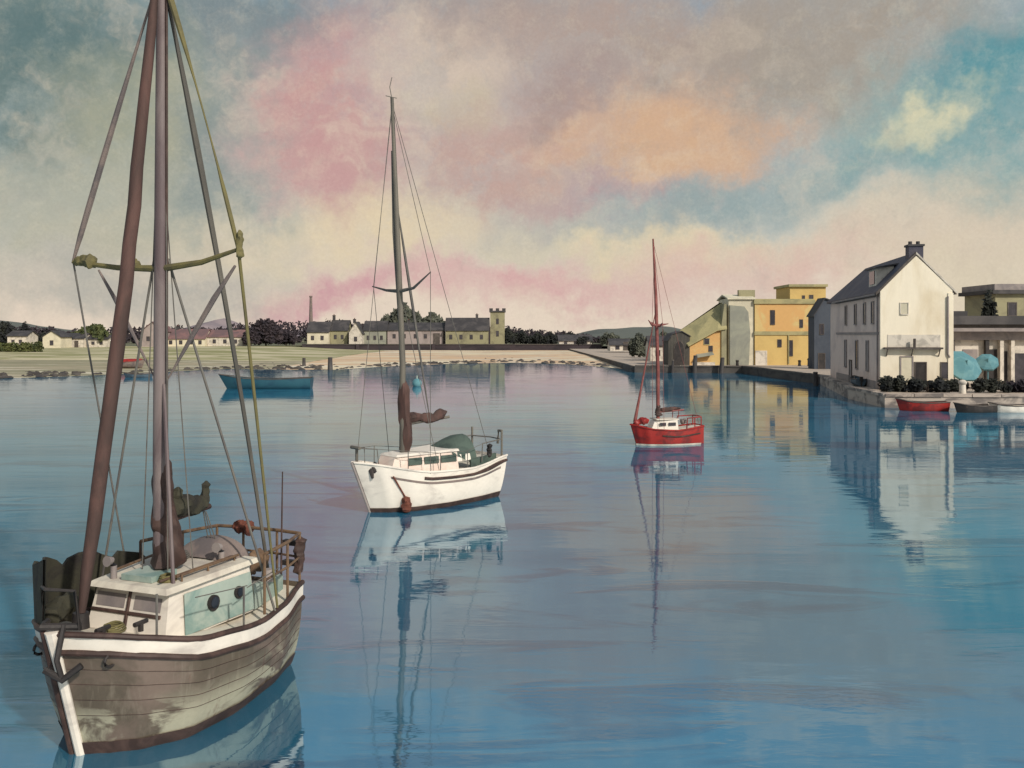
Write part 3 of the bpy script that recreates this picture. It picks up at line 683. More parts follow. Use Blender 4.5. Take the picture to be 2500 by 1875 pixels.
# barge boards, string courses, eaves trim
m = MB(); m.slab([(-ov,-.05,he+zo+.2),(gw/2,-.05,hr_+.2),(gw/2,.117,hr_+.2),(-ov,.117,he+zo+.2)], .28); m.build('barge_board', M_trim, b)
m = MB(); m.slab([(gw+ov,-.05,he+zo+.2),(gw/2,-.05,hr_+.2),(gw/2,.117,hr_+.2),(gw+ov,.117,he+zo+.2)], .2); m.build('barge_board', M_trimp, b)
MB().box(-.16,.3,4.9,-.053,gl-4.2,5.12).build('string_course', M_grey, b)
MB().box(-.3,.3,he-.55,-.06,gl-4.2,he-.25).build('eaves_board', M_trim, b)
m = MB(); m.tube([(-.46,.2,he-.38),(-.46,gl-4,he-.42)], .09, 8); m.build('gutter', M_grey, b, True)
m = MB(); m.tube([(-.14,.55,he-.5),(-.14,.55,.1)], .07, 8); m.build('downpipe', M_grey, b, True)
MB().box(-.12,.27,-.02,-.053,gl-4.2,.7).build('plinth', M_grey, b)
def sidewin(y, z, w_, h_, mp=None, mf=None): window(b, (-.05,0,0), (0,-1,0), (-1,0,0), -y, z, w_, h_, mf=mf or M_grey, mp=mp, depth=.1)
for y_ in (2.6, 6.0, 10.2, 15.0): sidewin(y_, 6.9, .85, 1.9)
for y_ in (4.8, 9.6, 15.2): sidewin(y_, 2.9, .95, 2.7, mp=M_pane if y_ == 9.6 else M_grey)
window(b, (-.05,0,0), (0,-1,0), (-1,0,0), -12.6, 1.1, 1.0, 2.2, kind='door', mf=M_trim, mp=M_grey, depth=.1)
# gable: canopy, balcony rail, doors, window, downpipe
MB().box(.25,-.55,3.62,5.1,-.003,3.78).build('canopy', M_trim, b)
m = MB()
for xx in (.5, 2.6, 4.85): m.tube([(xx,-.5,3.62),(xx,-.02,3.0)], .05, 6)
m.build('canopy_bracket', M_trim, b)['kind'] = 'stuff'
MB().box(.6,-.04,3.79,5.0,-.003,4.9).build('panel', M_trimp, b)
m = MB(); m.tube([(2.75,-.45,3.78),(2.75,-.45,4.55)], .12, 8); m.build('lamp_post', M_trim, b)
window(b, (0,0,0), (1,0,0), (0,-1,0), 2.2, 1.6, .9, 2.6, kind='door', mp=M_stone, mf=M_grey)
window(b, (0,0,0), (1,0,0), (0,-1,0), 3.35, 1.2, .85, 2.4, kind='door', mp=M_dark)
window(b, (0,0,0), (1,0,0), (0,-1,0), 5.35, 1.75, .55, 1.35)
window(b, (0,0,0), (1,0,0), (0,-1,0), 2.0, 7.2, .6, .95, mf=M_trimp, mp=M_stone)
m = MB(); m.tube([(5.6,-.1,he-.6),(5.6,-.1,3.2),(5.75,-.1,2.9)], .08, 8); m.build('downpipe', M_grey, b)
MB().box(5.62,-.08,-.03,6.06,-.003,he-.3).build('corner_pier', M_cream, b)

# --- arcade at the edge, olive house and dark tree behind it
Y3 = 90.0
b = empty('arcade', (gx(2328, Y3), Y3, HB)); tag(b, 'white flat roofed arcade with dark openings beside the white house', 'arcade')
wd = 14.0
MB().box(0,1.2,-.05,wd,8,5.2).build('wall', M_trimp, b)
MB().box(-.05,.6,4.35,wd,1.197,5.2).build('lintel', M_grey, b)
MB().box(-.7,-.5,5.203,wd+.4,8.4,5.55).build('eaves_slab', M_grey, b)
MB().box(-.9,-.8,5.9,wd+.6,8.6,6.75).build('roof', M_slate2, b)
MB().box(-.5,-.3,5.553,wd+.2,8.2,5.897).build('frieze', M_trim, b)
MB().box(-.8,.2,6.753,1.5,3,7.25).build('roof_hatch', M_slate2, b)
for xx, mm in ((0.1,M_trim),(3.55,M_dark),(5.0,M_trimp),(6.1,M_trimp),(8.4,M_trimp),(10.8,M_trimp)):
    MB().box(xx,.62,-.03,xx+.36,1.0,4.347).build('pillar', mm, b)
MB().box(4.1,1.12,-.03,4.95,1.197,3.4).build('doorway', M_dark, b); MB().box(5.5,1.12,-.03,6.0,1.197,3.2).build('doorway', M_dark, b)
MB().box(6.6,1.12,-.03,8.2,1.197,3.0).build('doorway', M_pane, b); MB().box(1.5,1.12,.8,3.0,1.197,3.4).build('window_panel', M_grey, b)
b = empty('house', (gx(2430, 118), 118, HB)); tag(b, 'olive yellow house with a flat grey roof behind the arcade', 'house')
MB().box(0,0,-.05,12,8,10.2).build('wall', M_omoss, b)
MB().box(-.6,-.6,10.203,12.6,8.6,10.7).build('eaves_slab', M_slate2, b); MB().box(-.2,-.2,10.703,12.4,8.4,11.5).build('roof', M_grey, b)
window(b, (0,0,0), (1,0,0), (0,-1,0), 2.2, 8.2, 1.0, 1.6); window(b, (0,0,0), (1,0,0), (0,-1,0), 5.2, 8.2, 1.0, 1.6)

# --- quay furniture
def parasol(loc, r, tilt, yaw, label, h):
    root = empty('parasol', loc, yaw); tag(root, label, 'parasol', 'teal parasols by the arcade')
    T = Vector((0, -math.sin(tilt), math.cos(tilt))); Ux = Vector((1,0,0)); Vv = T.cross(Ux)
    top = Vector((0,0,h)); hub = top - T*.0
    ring = [hub - T*r*.42 + (Ux*math.cos(a)+Vv*math.sin(a))*r for a in [R(22.5+45*k) for k in range(8)]]
    m = MB(); vs = [hub]+ring; m.add(vs, [(0, 1+k, 1+(k+1) % 8) for k in range(8)])
    val = [p - T*.22 for p in ring]; m.add(ring+val, [(k, (k+1) % 8, 8+(k+1) % 8, 8+k) for k in range(8)])
    m.build('canopy', M_parasol, root)
    for k in range(8):
        mm = MB(); mm.tube([hub - T*.04, ring[k]-T*.05], .03, 5); mm.build('rib', M_trim, root)
    MB().tube([(0,0,0),(0,0,h*.55),hub+T*.12], .05, 8).build('pole', M_parasol, root)
    MB().box(-.3,-.3,0,.3,.3,.16).build('base', M_quay, root)
parasol((gx(2360, 81.5), 81.5, HB), 1.75, R(52), R(8), 'big tilted teal parasol beside the white house', 2.55)
parasol((gx(2412, 85), 85, HB), 1.0, R(50), R(-20), 'smaller teal parasol half hidden by the arcade doorway', 2.6)
def pile(x, y, top, r, label, group, lean=0):
    root = empty('mooring_post', (x, y, -1.2)); tag(root, label, 'post', group)
    MB().tube([(0,0,0),(lean*.5,0,(top+1.2)*.5),(lean,0,top+1.2)], [r*1.1, r, r*.85], 9).build('shaft', M_post, root, True)
    MB().tube([(lean,0,top+1.2),(lean,0,top+1.32)], [r*1.05, r*.7], 9).build('cap', M_trim, root, True)
PG = 'mooring posts along the quay'
pile(gx(1694, 137.6), 137.6, 2.6, .36, 'mooring post below the orange barn', PG, .25)
pile(gx(1759, 136.6), 136.6, 2.3, .36, 'mooring post below the sage slab front', PG, .3)
pile(gx(1640, 138.2), 138.2, 1.9, .22, 'thin mooring post below the charcoal shed', PG, .2)
pile(gx(1993, 104), 104, 1.5, .3, 'mooring post at the quay corner below the ink blue house', PG, -.1)
pile(gx(742, 165), 165, 1.5, .34, 'stubby mooring post by the bow of the teal barge', 'mooring posts off the sand flat')
pile(gx(806, 150), 150, 2.0, .42, 'thicker mooring post standing on the sand flat', 'mooring posts off the sand flat')
def bollard(px, Y, label, m_=None, h=.9, r=.28):
    root = empty('bollard', (gx(px, Y), Y, QZ-.02)); tag(root, label, 'bollard', 'bollards on the quay')
    MB().tube([(0,0,0),(0,0,.1),(0,0,h*.75)], [r*1.2, r*.8, r*.7], 10).build('post', m_ or M_dark, root, True)
    MB().ball((0,0,h*.85), (r, r, h*.2), 10, 6).build('head', m_ or M_dark, root, True)
bollard(1952, 139, 'dark bollard below the yellow ochre wall'); bollard(1975, 138.5, 'dark bollard between two others near the ink blue house', h=1.2)
bollard(1800, 139.4, 'dark bollard before the sage slab front'); bollard(2350, 73, 'tall white bollard at the quay edge by the red dinghy', M_trimp, 1.2, .34)
shrub((33.3, 77.3, HB), 1.5, .8, 1.5, 'dark shrub at the shaded corner of the white house', M_leaf_dk)
shrub((35.4, 76.6, HB), 1.7, .9, 1.25, 'dark low shrub before the white house doors', M_leaf_dk, 900)
shrub((37.6, 77.2, HB), 1.3, .8, 1.3, 'dark shrub below the small gable window', M_leaf_dk)
shrub((40.6, 76.0, HB), 1.6, .8, 1.3, 'dark shrub in front of the big teal parasol', M_leaf_dk)
shrub((43.5, 76.5, HB), 1.5, .8, 1.1, 'dark shrub before the smaller parasol', M_leaf_pl)

# ------------------------------------------------------------------ boats
class Hull:
    def __init__(s, L, beam, sheer, zk=-.45, rake=.55, x0=None, flare=.5, trans=.0):
        s.L, s.beam, s.sheer, s.zk, s.rake, s.fl = L, beam, sheer, zk, rake, flare; s.x0 = -L/2 if x0 is None else x0; s.tr = trans
    def zs(s, t): return interp(s.sheer, t)
    def P(s, t, z, side, off=0.0):
        u = (z-s.zk)/(s.zs(t)-s.zk); u = max(0, min(1, u))
        y = (interp(s.beam, t)+off)*(1-(1-u)**3)**s.fl
        x = s.x0+s.L*t - s.rake*(1-u)*t**3 + s.tr*(1-u)*(1-t)**3 + (off if t > .98 else 0)
        return (x, y*side, z)
    def shell(s, nt=44, nz=16):
        m = MB(); rows = []
        for i in range(nt+1):
            t = i/nt; row = []
            zs_ = [s.zk+(s.zs(t)-s.zk)*(k/nz)**1.2 for k in range(nz+1)]
            row = [s.P(t, z, 1) for z in reversed(zs_)]+[s.P(t, z, -1) for z in zs_[1:]]
            rows.append(row)
        m.grid(rows); n = len(rows[0]); m.f.append(tuple(range(n)))
        return m
    def deck(s, drop=.1, nt=20):
        m = MB(); rows = []
        for i in range(nt+1):
            t = i/nt*.985; z = s.zs(t)-drop; a = s.P(t, z, 1, -.015)
            rows.append([(a[0], a[1], z), (a[0], 0, z+.03), (a[0], -a[1], z)])
        return m.grid(rows)
    def band(s, f0, f1, off, side, nt=24, t0=0.0, t1=1.0):
        """strip on the hull between two heights (functions of t)"""
        m = MB(); rows = []
        for i in range(nt+1):
            t = t0+(t1-t0)*i/nt; rows.append([s.P(t, f0(t), side, off), s.P(t, (f0(t)+f1(t))/2, side, off), s.P(t, f1(t), side, off)])
        return m.grid(rows)
    def line(s, f, off, side, nt=24, t0=0.0, t1=1.0): return [s.P(t0+(t1-t0)*i/nt, f(t0+(t1-t0)*i/nt), side, off) for i in range(nt+1)]
def sag(a, b, d, n=8, bow=(0,0,0)):
    a, b = Vector(a), Vector(b); bw = Vector(bow)
    return [a.lerp(b, i/n)+Vector((0,0,-d*4*(i/n)*(1-i/n)))+bw*4*(i/n)*(1-i/n) for i in range(n+1)]
def bundle(pts, r, rnd, n=14, seg=48, jit=.18):
    """furled cloth gathered along a line: soft swellings, lengthwise folds"""
    P_ = [Vector(p) for p in pts]; rows = []; o1, o2 = rnd.uniform(0, 50), rnd.uniform(0, 50); nf = rnd.choice((3, 4, 5))
    for i in range(seg+1):
        t = i/seg; u = t*(len(P_)-1); k = min(int(u), len(P_)-2); p = P_[k].lerp(P_[k+1], u-k)
        d = (P_[min(k+1, len(P_)-1)]-P_[k]).normalized(); s1 = d.cross(Vector((0, 0, 1)) if abs(d.z) < .8 else Vector((1, 0, 0))).normalized(); s2 = d.cross(s1)
        rr = r if not isinstance(r, (list, tuple)) else r[k]+(r[k+1]-r[k])*(u-k)
        rr *= 1+1.6*jit*mnoise.noise((t*5, o1, 0)); rr *= min(1, .25+t*9)*min(1, .2+(1-t)*7)
        p = p+Vector((mnoise.noise((t*4, o2, 3)), mnoise.noise((t*4, o2, 9)), mnoise.noise((t*4, o2, 15))))*rr*.35
        rows.append([tuple(p+(s1*math.cos(th)+s2*math.sin(th))*rr*(1+.13*math.sin(nf*th+t*7+o1)+.22*mnoise.noise((math.cos(th)*1.3, math.sin(th)*1.3+o2, t*9)))) for th in [2*math.pi*q/n for q in range(n)]])
    m = MB().grid(rows, True); m.f.append(tuple(range(n))[::-1]); m.f.append(tuple(seg*n+q for q in range(n)))
    return m
def cabin(m, x0, x1, w0, w1, z0, z1, rake_f=.18, inset_=.08):
    """trunk cabin: x0 aft, x1 forward"""
    b = [(x0,-w0,z0),(x1,-w1,z0),(x1,w1,z0),(x0,w0,z0)]; t = [(x0+.04,-w0+inset_,z1),(x1-rake_f,-w1+inset_,z1-.05),(x1-rake_f,w1-inset_,z1-.05),(x0+.04,w0-inset_,z1)]
    return m.add(b+t, [(0,3,2,1),(4,5,6,7),(0,1,5,4),(1,2,6,5),(2,3,7,6),(3,0,4,7)])

# ---- 1: the big near boat
rnd = random.Random(3)
B = empty('sailing_boat', (-5.525, 14.6, 0), math.atan2(-.932, -.361))
tag(B, 'large taupe and white sailing boat with dark masts, nearest the viewer', 'sailboat', 'sailing boats at their moorings')
H1 = Hull(4.55, [(0,.98),(.22,1.3),(.5,1.5),(.72,1.42),(.87,1.0),(.95,.55),(1,.10)], [(0,1.5),(.35,1.36),(.65,1.5),(1,1.86)], -.5, .62, -2.25, .46, .1)
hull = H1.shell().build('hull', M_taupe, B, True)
H1.deck(.10).build('deck', M_deck, B)
for sd_ in (1, -1):
    H1.band(lambda t: H1.zs(t)-.235, lambda t: H1.zs(t)-.03, .018, sd_, 44).build('sheer_strake', M_white, B, True)
    H1.band(lambda t: -.12, lambda t: .19+.05*(1-t), .025, sd_, 44).build('boot_stripe', M_dkbrown, B, True)
    MB().tube(H1.line(lambda t: H1.zs(t), .0, sd_), .045, 8).build('cap_rail', M_dkbrown, B, True)
    MB().tube(H1.line(lambda t: H1.zs(t)-.27, .02, sd_), .045, 8).build('rubbing_strake', M_dkbrown, B, True)
for sd_ in (1, -1):
    for f_ in (.30, .48, .66, .83):
        MB().tube(H1.line(lambda t: .2+(H1.zs(t)-.5)*f_, .001, sd_, 44, .005, .998), .0045, 5).build('plank_seam', M_dkbrown, B, True)
# stem post and its dark iron band
stem = [H1.P(1, z, 0) for z in (-.45,-.1,.3,.8,1.3,1.9)]
MB().tube([(p[0]+.03, .03, p[2]) for p in stem], [.07]*5+[.10], 8).build('stem_post', M_white, B, True)
MB().tube([(p[0]+.06, -.10, p[2]) for p in stem], .045, 8).build('stem_band', M_dkbrown, B, True)
MB().tube([(2.1,-.32,1.93),(2.42,-.05,1.98),(2.1,.32,1.93)], .05, 8).build('bow_roller', M_dark, B, True)
m = MB(); m.tube([(2.25,.16,1.98),(2.42,.22,1.55),(2.38,.26,1.32)], .04, 7); m.tube([(2.22,.45,1.45),(2.38,.27,1.28),(2.47,.05,1.42)], .05, 7); m.build('anchor', M_dark, B, True)
for y_ in (.55, -.5):
    pt = H1.P(.93, 1.45, 1 if y_ > 0 else -1, .02); m = MB()
    m.tube([Vector(pt)+Vector((.12*math.cos(a), 0, .09*math.sin(a))) for a in [k*math.pi/6 for k in range(13)]], .022, 6); m.build('hawse_ring', M_dark, B, True)
# cabin
cb = cabin(MB(), -.95, 1.0, .92, .78, 1.36, 2.14).build('cabin', M_white, B)
m = MB(); m.add([(-1.05,-.95,2.15),(.98,-.8,2.10),(.98,.8,2.10),(-1.05,.95,2.15),(-1.05,-.9,2.22),(.9,-.72,2.17),(.9,.72,2.17),(-1.05,.9,2.22)], [(0,3,2,1),(4,5,6,7),(0,1,5,4),(1,2,6,5),(2,3,7,6),(3,0,4,7)]); m.build('coach_roof', M_deck, cb)
m = MB(); m.add([(-.90,.945,1.40),(.62,.83,1.40),(.58,.77,2.02),(-.86,.882,2.02),(-.90,.955,1.40),(.62,.84,1.40),(.58,.78,2.02),(-.86,.892,2.02)], [(4,5,6,7),(0,3,2,1),(0,1,5,4),(1,2,6,5),(2,3,7,6),(3,0,4,7)]); m.build('side_panel', M_teal, cb)
def porthole(x, z, r, par, ysurf):
    m = MB(); m.tube([(x, ysurf, z), (x, ysurf+.05, z)], r, 14); o = m.build('porthole', M_dark, par)
    m = MB(); m.tube([(x, ysurf+.051, z+.01), (x, ysurf+.06, z+.01)], r*.72, 14); m.build('porthole_glass', M_glass, par)
porthole(.02, 1.74, .125, cb, .84); porthole(-.55, 1.76, .1, cb, .88)
# front window with its dark cross bars
fx = lambda z: 1.0-.18*(z-1.36)/.73
m = MB()
for (a, b_) in (((fx(1.42)+.012,-.02,1.42), (fx(2.06)+.012,-.02,2.06)), ((fx(1.74)+.012,-.72,1.74), (fx(1.74)+.012,.62,1.74))): m.tube([a, b_], .028, 6)
m.build('window_bars', M_dkbrown, cb)
for (y0, y1) in ((-.66,-.1),(.08,.6)):
    m = MB(); z0, z1 = 1.80, 2.0; m.add([(fx(z0)+.008,y0,z0),(fx(z0)+.008,y1,z0),(fx(z1)+.008,y1,z1),(fx(z1)+.008,y0,z1)], [(0,1,2,3)]); m.build('window', M_grey, cb)
m = MB(); m.box(.2,-.3,2.18,.75,.3,2.27); m.build('hatch', M_teal, cb)
for sd_ in (1,-1):
    m = MB(); m.tube([(-.8,.7*sd_,2.30),(.55,.6*sd_,2.26)], .022, 6)
    for x_ in (-.75,-.1,.5): m.tube([(x_,.66*sd_,2.18),(x_,.66*sd_,2.29)], .018, 5)
    m.build('grab_rail', M_bronze, cb)
# spray hood, cockpit
rows = []
for i in range(7):
    u = i/6; xx = -.62-.55*u; hh = .12+.26*math.sin(min(1,u*1.25)*math.pi/2); rows.append([(xx, .66*math.cos(a), 2.12+hh*math.sin(a)) for a in [math.pi*k/12 for k in range(13)]])
MB().grid(rows).build('spray_hood', M_mauve, B, True)
for sd_ in (1,-1):
    m = MB(); m.add([(-2.05,.62*sd_,1.36),(-.93,.84*sd_,1.36),(-.93,.84*sd_,1.78),(-2.05,.62*sd_,1.66),(-2.05,.70*sd_,1.36),(-.93,.92*sd_,1.36),(-.93,.92*sd_,1.78),(-2.05,.70*sd_,1.66)], [(0,1,2,3),(4,7,6,5),(0,4,5,1),(1,5,6,2),(2,6,7,3),(3,7,4,0)]); m.build('coaming', M_teal, B)
m = MB(); m.tube([(-1.35,.88,1.74),(-1.35,.88,1.94)], [.11,.09], 10); m.build('winch', M_grey, B, True)
m = MB(); m.tube([(-2.15,0,1.6),(-1.2,.12,1.9)], [.04,.03], 7); m.build('tiller', M_dkbrown, B, True)
m = MB(); m.box(-2.55,-.05,-.4,-2.30,.05,1.45); m.build('rudder', M_dkbrown, B)
bundle([(-1.9,.3,1.9),(-1.55,.5,2.05),(-1.2,.4,1.85)], .16, rnd).build('sail_bag', M_bronze, B, True)
bundle([(-2.0,-.3,1.85),(-1.75,-.45,2.05),(-1.4,-.4,1.9)], .15, rnd).build('sail_bag', M_mauve, B, True)
# pushpit at the stern
m = MB()
ring = [H1.P(.34,1.4,1),H1.P(.15,1.4,1),H1.P(0,1.4,1),(-2.32,.4,0),(-2.32,-.4,0),H1.P(0,1.4,-1),H1.P(.15,1.4,-1),H1.P(.34,1.4,-1)]
ring = [(p[0], p[1]*.94, 0) for p in ring]
for zz, rr in ((2.38,.032),(1.95,.022)): m.tube([(p[0], p[1], zz) for p in ring], rr, 7)
m.build('pushpit', M_bronze, B, True)
for p in ring[:]:
    MB().tube([(p[0], p[1], 1.4),(p[0], p[1], 2.38)], .026, 6).build('stanchion', M_bronze, B, True)
for z_ in (1.75, 2.12):
    m = MB(); m.box(-2.42,.5,z_,-2.30,.78,z_+.09); m.build('step', M_dark, B)
bundle([(-2.28,.88,1.62),(-2.28,.9,2.32)], [.07,.11], rnd).build('fender', M_dkbrown, B, True)
bundle([(-2.34,-.2,2.35),(-2.34,-.6,2.42)], .12, rnd).build('life_ring_bag', M_rust, B, True)
# deck gear
def coil(c, r, par, m_):
    mm = MB()
    for q in range(4): mm.tube([(c[0]+(r-.012*q)*math.cos(a_), c[1]+(r-.012*q)*math.sin(a_), c[2]+.025*q+.008*math.sin(a_*3+q)) for a_ in [R(24*w_) for w_ in range(16)]], .016, 5)
    return mm.build('rope_coil', m_, par, True)
coil((.55,.42,2.19), .13, B, M_olive); coil((-.55,-.3,2.24), .15, B, M_grope); coil((1.55,.35,1.72), .16, B, M_olive); coil((-1.5,-.55,1.62), .15, B, M_bronze)
for (x_, y_) in ((.72,-.48),(-.62,.5)):
    m = MB(); m.tube([(x_,y_,2.15),(x_,y_,2.38),(x_+.05,y_,2.46),(x_+.14,y_,2.47)], [.05,.05,.06,.085], 10); m.build('ventilator', M_grey, B, True)
m = MB(); m.tube([(-2.1,.62,1.4),(-2.12,.64,3.5)], [.022,.012], 6); m.build('flag_staff', M_dkbrown, B, True)
m = MB()
for q in (-.05,0,.05): m.tube([(.22-1.02,q*.6,2.98),(-1.25,q*3,1.72)], .010, 5)
m.build('mainsheet', M_grope, B)
for (y0, x1, y1) in ((.1,.35,.25),(-.1,.42,-.2),(.06,-.05,.4),(-.1,.0,-.35)):
    MB().tube(sag((.22,y0,8.5),(x1,y1,2.2),0), .010, 5).build('halyard', M_grope, B)
m = MB(); m.tube([(-.85,.55,2.26),(.8,.5,2.24)], .02, 6); m.build('boat_hook', M_bronze, B)
for t_ in (.48,.72):
    p = H1.P(t_, H1.zs(t_), 1, -.05)
    MB().tube([(p[0],p[1],p[2]+.6), (H1.P(t_-.24 if t_ < .6 else .48, 1.4, 1, -.05)[0], H1.P(t_-.24 if t_ < .6 else .48, 1.4, 1, -.05)[1], 2.05)], .009, 5).build('lifeline', M_grope, B)
# lifelines on the port side
for t_ in (.5,.68,.82):
    p = H1.P(t_, H1.zs(t_), 1, -.05); MB().tube([p, (p[0], p[1], p[2]+.0+.62)], .018, 6).build('stanchion', M_grope, B, True) if t_ != .68 else None
# dark canvas weather cloth along the starboard bow
rows = []
for i in range(19):
    t = .30+.68*i/18; p = H1.P(t, H1.zs(t), -1, -.03); h = .90+.06*math.sin(i*1.1)+.05*rnd.uniform(-1,1); h *= min(1, .75+i*.08)
    w_ = .05*math.sin(i*1.9)
    rows.append([(p[0], p[1]+w_*k/4, p[2]+h*k/4) for k in range(5)]+[(p[0], p[1]-.05+w_*k/4, p[2]+h*k/4) for k in (4,3,2,1,0)])
MB().grid(rows, True).build('weather_cloth', M_canvas, B, True)
bundle([(1.9,-.5,1.9),(1.5,-.72,1.92),(1.0,-.92,1.8)], [.14,.18,.13], rnd, jit=.25).build('sail_bag', M_canvas, B, True)
# mast, boom, rig
MX = .22; TOPZ = 11.7
mast = MB().tube([(MX,0,1.3),(MX+.02,.0,4),(MX,0,8),(MX-.02,0,TOPZ)], [.12,.115,.105,.085], 12).build('mast', M_spar, B, True)
m = MB(); m.tube([(MX,.115,2.3),(MX,.11,TOPZ-.1)], .022, 6); m.build('sail_track', M_dkbrown, mast)
bundle([(MX-.1,0,2.15),(MX-.1,.02,2.9),(MX-.03,0,3.5),(MX,0,4.1)], [.26,.2,.15,.12], rnd, jit=.12).build('mast_cover', M_dkbrown, mast, True)
MB().tube([(MX-.1,0,2.98),(MX-1.12,.02,3.05)], .05, 8).build('boom', M_dkbrown, B, True)
bundle([(MX-.1,0,3.1),(MX-.4,.02,3.2),(MX-.75,0,3.12),(MX-1.1,0,3.16)], [.13,.19,.14,.1], rnd, jit=.2).build('furled_mainsail', M_canvas, B, True)
for x_ in (-.32,-1.0):
    bundle([(MX+x_,0,3.0),(MX+x_-.04,.02,3.5)], .07, rnd).build('sail_tie', M_canvas, B, True)
SP = 7.1
sp = MB(); sp.tube([(MX,-1.85,SP+.10),(MX,-.9,SP-.02),(MX,0,SP-.06),(MX,.8,SP+.02),(MX,1.5,SP+.2)], [.035,.045,.06,.045,.03], 8); sp.build('spreader', M_olive, B, True)
bundle([(MX,-1.82,SP+.12),(MX,-1.38,SP+.10)], [.07,.12], rnd).build('burgee', M_olive, B, True)
bundle([(MX,-.66,SP+.03),(MX,-.46,SP)], .08, rnd).build('radar_reflector', M_olive, B, True)
bundle([(MX,1.52,SP+.05),(MX,1.52,SP+.5)], .05, rnd).build('spreader_boot', M_olive, B, True)
for (yy, rr) in ((-1.3,.028),(1.44,.035)):
    MB().tube([(MX,yy,SP-.05),(MX,yy*.72,SP-.55),(MX,yy*.42,SP-1.15),(MX,yy*.08,SP-1.85)], [rr*.6, rr*1.3, rr*1.1, rr*.3], 7).build('diamond_strut', M_mauve, B, True)
cp = H1.P(.27, 1.38, 1); cs = H1.P(.36, 1.38, -1)
MB().tube(sag((MX,.05,TOPZ),(MX,1.5,SP+.2),0,10,(0,.05,0))+sag((MX,1.5,SP+.2),cp,0,8), [.05,.05,.045,.03,.016,.014,.014,.02,.034,.036,.03,.028,.026,.026,.026,.025,.024,.022,.02,.02], 7).build('shroud', M_olive, B, True, 'ochre tinted shroud on the port side')
MB().tube(sag((MX,-.05,TOPZ),(MX,-1.87,SP+.08),0,10,(0,-.02,0)), [.02,.02,.022,.03,.04,.045,.048,.05,.05,.045,.02], 7).build('shroud', M_mauve, B, True)
MB().tube(sag((MX,-1.85,SP+.08),cs,0), .016, 6).build('shroud', M_grope, B, True)
MB().tube(sag((MX-.03,.04,TOPZ-.1),(-2.2,.3,1.45),0,12,(.1,.18,0)), [.03,.034,.045,.055,.05,.045,.043,.04,.038,.036,.034,.032,.03], 7).build('backstay', M_greyspar, B, True)
MB().tube(sag((MX,-.1,7.4),(.3,-1.25,1.5),0), .02, 6).build('lower_shroud', M_grope, B, True)
MB().tube(sag((MX-.04,.1,7.2),(-.9,1.36,1.4),0), .022, 6).build('lower_shroud', M_grope, B, True)
MB().tube(sag((MX+.05,.1,5.2),(.7,.72,1.45),0), .03, 6).build('halyard', M_spar, B, True)
# furled headsail
tack = Vector((1.78,-.02,1.98)); head = Vector((MX+.1,-.03,TOPZ-.15)); n = 16
rr = [.05,.085,.10,.105,.105,.105,.108,.108,.105,.10,.10,.095,.09,.085,.08,.07,.05]
MB().tube([tack.lerp(head, i/n)+Vector((rnd.uniform(-1,1), rnd.uniform(-1,1),0))*.012+Vector((0,.10,0))*math.sin(math.pi*i/n) for i in range(n+1)], rr, 10).build('furled_headsail', M_umber, B, True)
MB().tube([(1.80,-.02,1.78),(1.79,-.02,2.0)], [.13,.11], 12).build('furling_drum', M_dark, B, True)
m = MB()
m.tube([(2.15,.35,1.9),(2.2,.3,2.45),(2.42,0,2.5),(2.2,-.3,2.45),(2.15,-.35,1.9)], .025, 7); m.build('pulpit', M_dark, B, True)
for x_, y_ in ((1.9,.5),(1.5,.8)):
    m = MB(); m.tube([(x_-.12,y_,1.86),(x_+.12,y_,1.86)], .035, 7); m.tube([(x_,y_,1.74),(x_,y_,1.87)], .04, 7); m.build('cleat', M_dark, B, True)

# ---- 2: the white boat
B = empty('sailing_boat', (-3.0, 31.95, 0), math.atan2(-.68, -.73))
tag(B, 'white sailing boat with pinkish cabin and green spray hood', 'sailboat', 'sailing boats at their moorings')
H2 = Hull(6.1, [(0,.92),(.2,1.15),(.48,1.28),(.72,1.1),(.88,.66),(.96,.28),(1,.05)], [(0,1.52),(.3,1.26),(.6,1.3),(1,1.74)], -.45, .9, -3.0, .40, .35)
H2.shell().build('hull', M_white, B, True); H2.deck(.1).build('deck', M_deck, B)
for sd_ in (1,-1):
    H2.band(lambda t: -.1, lambda t: .15+.06*(1-t), .025, sd_, 44).build('boot_stripe', M_dkbrown, B, True)
    MB().tube(H2.line(lambda t: H2.zs(t), 0, sd_), .04, 7).build('cap_rail', M_white, B, True)
    MB().tube(H2.line(lambda t: H2.zs(t)-.17-.06*math.sin(t*3), .015, sd_, t0=.0, t1=.66), [.05+.03*math.sin(min(1,i/10)*3.1) for i in range(25)], 7).build('rubbing_strake', M_dkbrown, B, True)
    H2.band(lambda t: H2.zs(t)-.42, lambda t: H2.zs(t)-.34, .01, sd_, t0=.05, t1=.85).build('cove_line', M_mauve, B, True)
MB().tube([Vector(H2.P(1, z, 0))+Vector((.03,-.02,0)) for z in (-.4,0,.5,1.0,1.74)], .055, 8).build('stem_post', M_grey, B, True)
cb = cabin(MB(), -.7, 2.0, .92, .5, 1.15, 1.86, .3).build('cabin', M_pink, B)
m = MB(); m.add([(-.75,-.88,1.87),(1.7,-.5,1.82),(1.7,.5,1.82),(-.75,.88,1.87),(-.75,-.8,1.94),(1.62,-.42,1.89),(1.62,.42,1.89),(-.75,.8,1.94)], [(0,3,2,1),(4,5,6,7),(0,1,5,4),(1,2,6,5),(2,3,7,6),(3,0,4,7)]); m.build('coach_roof', M_white, cb)
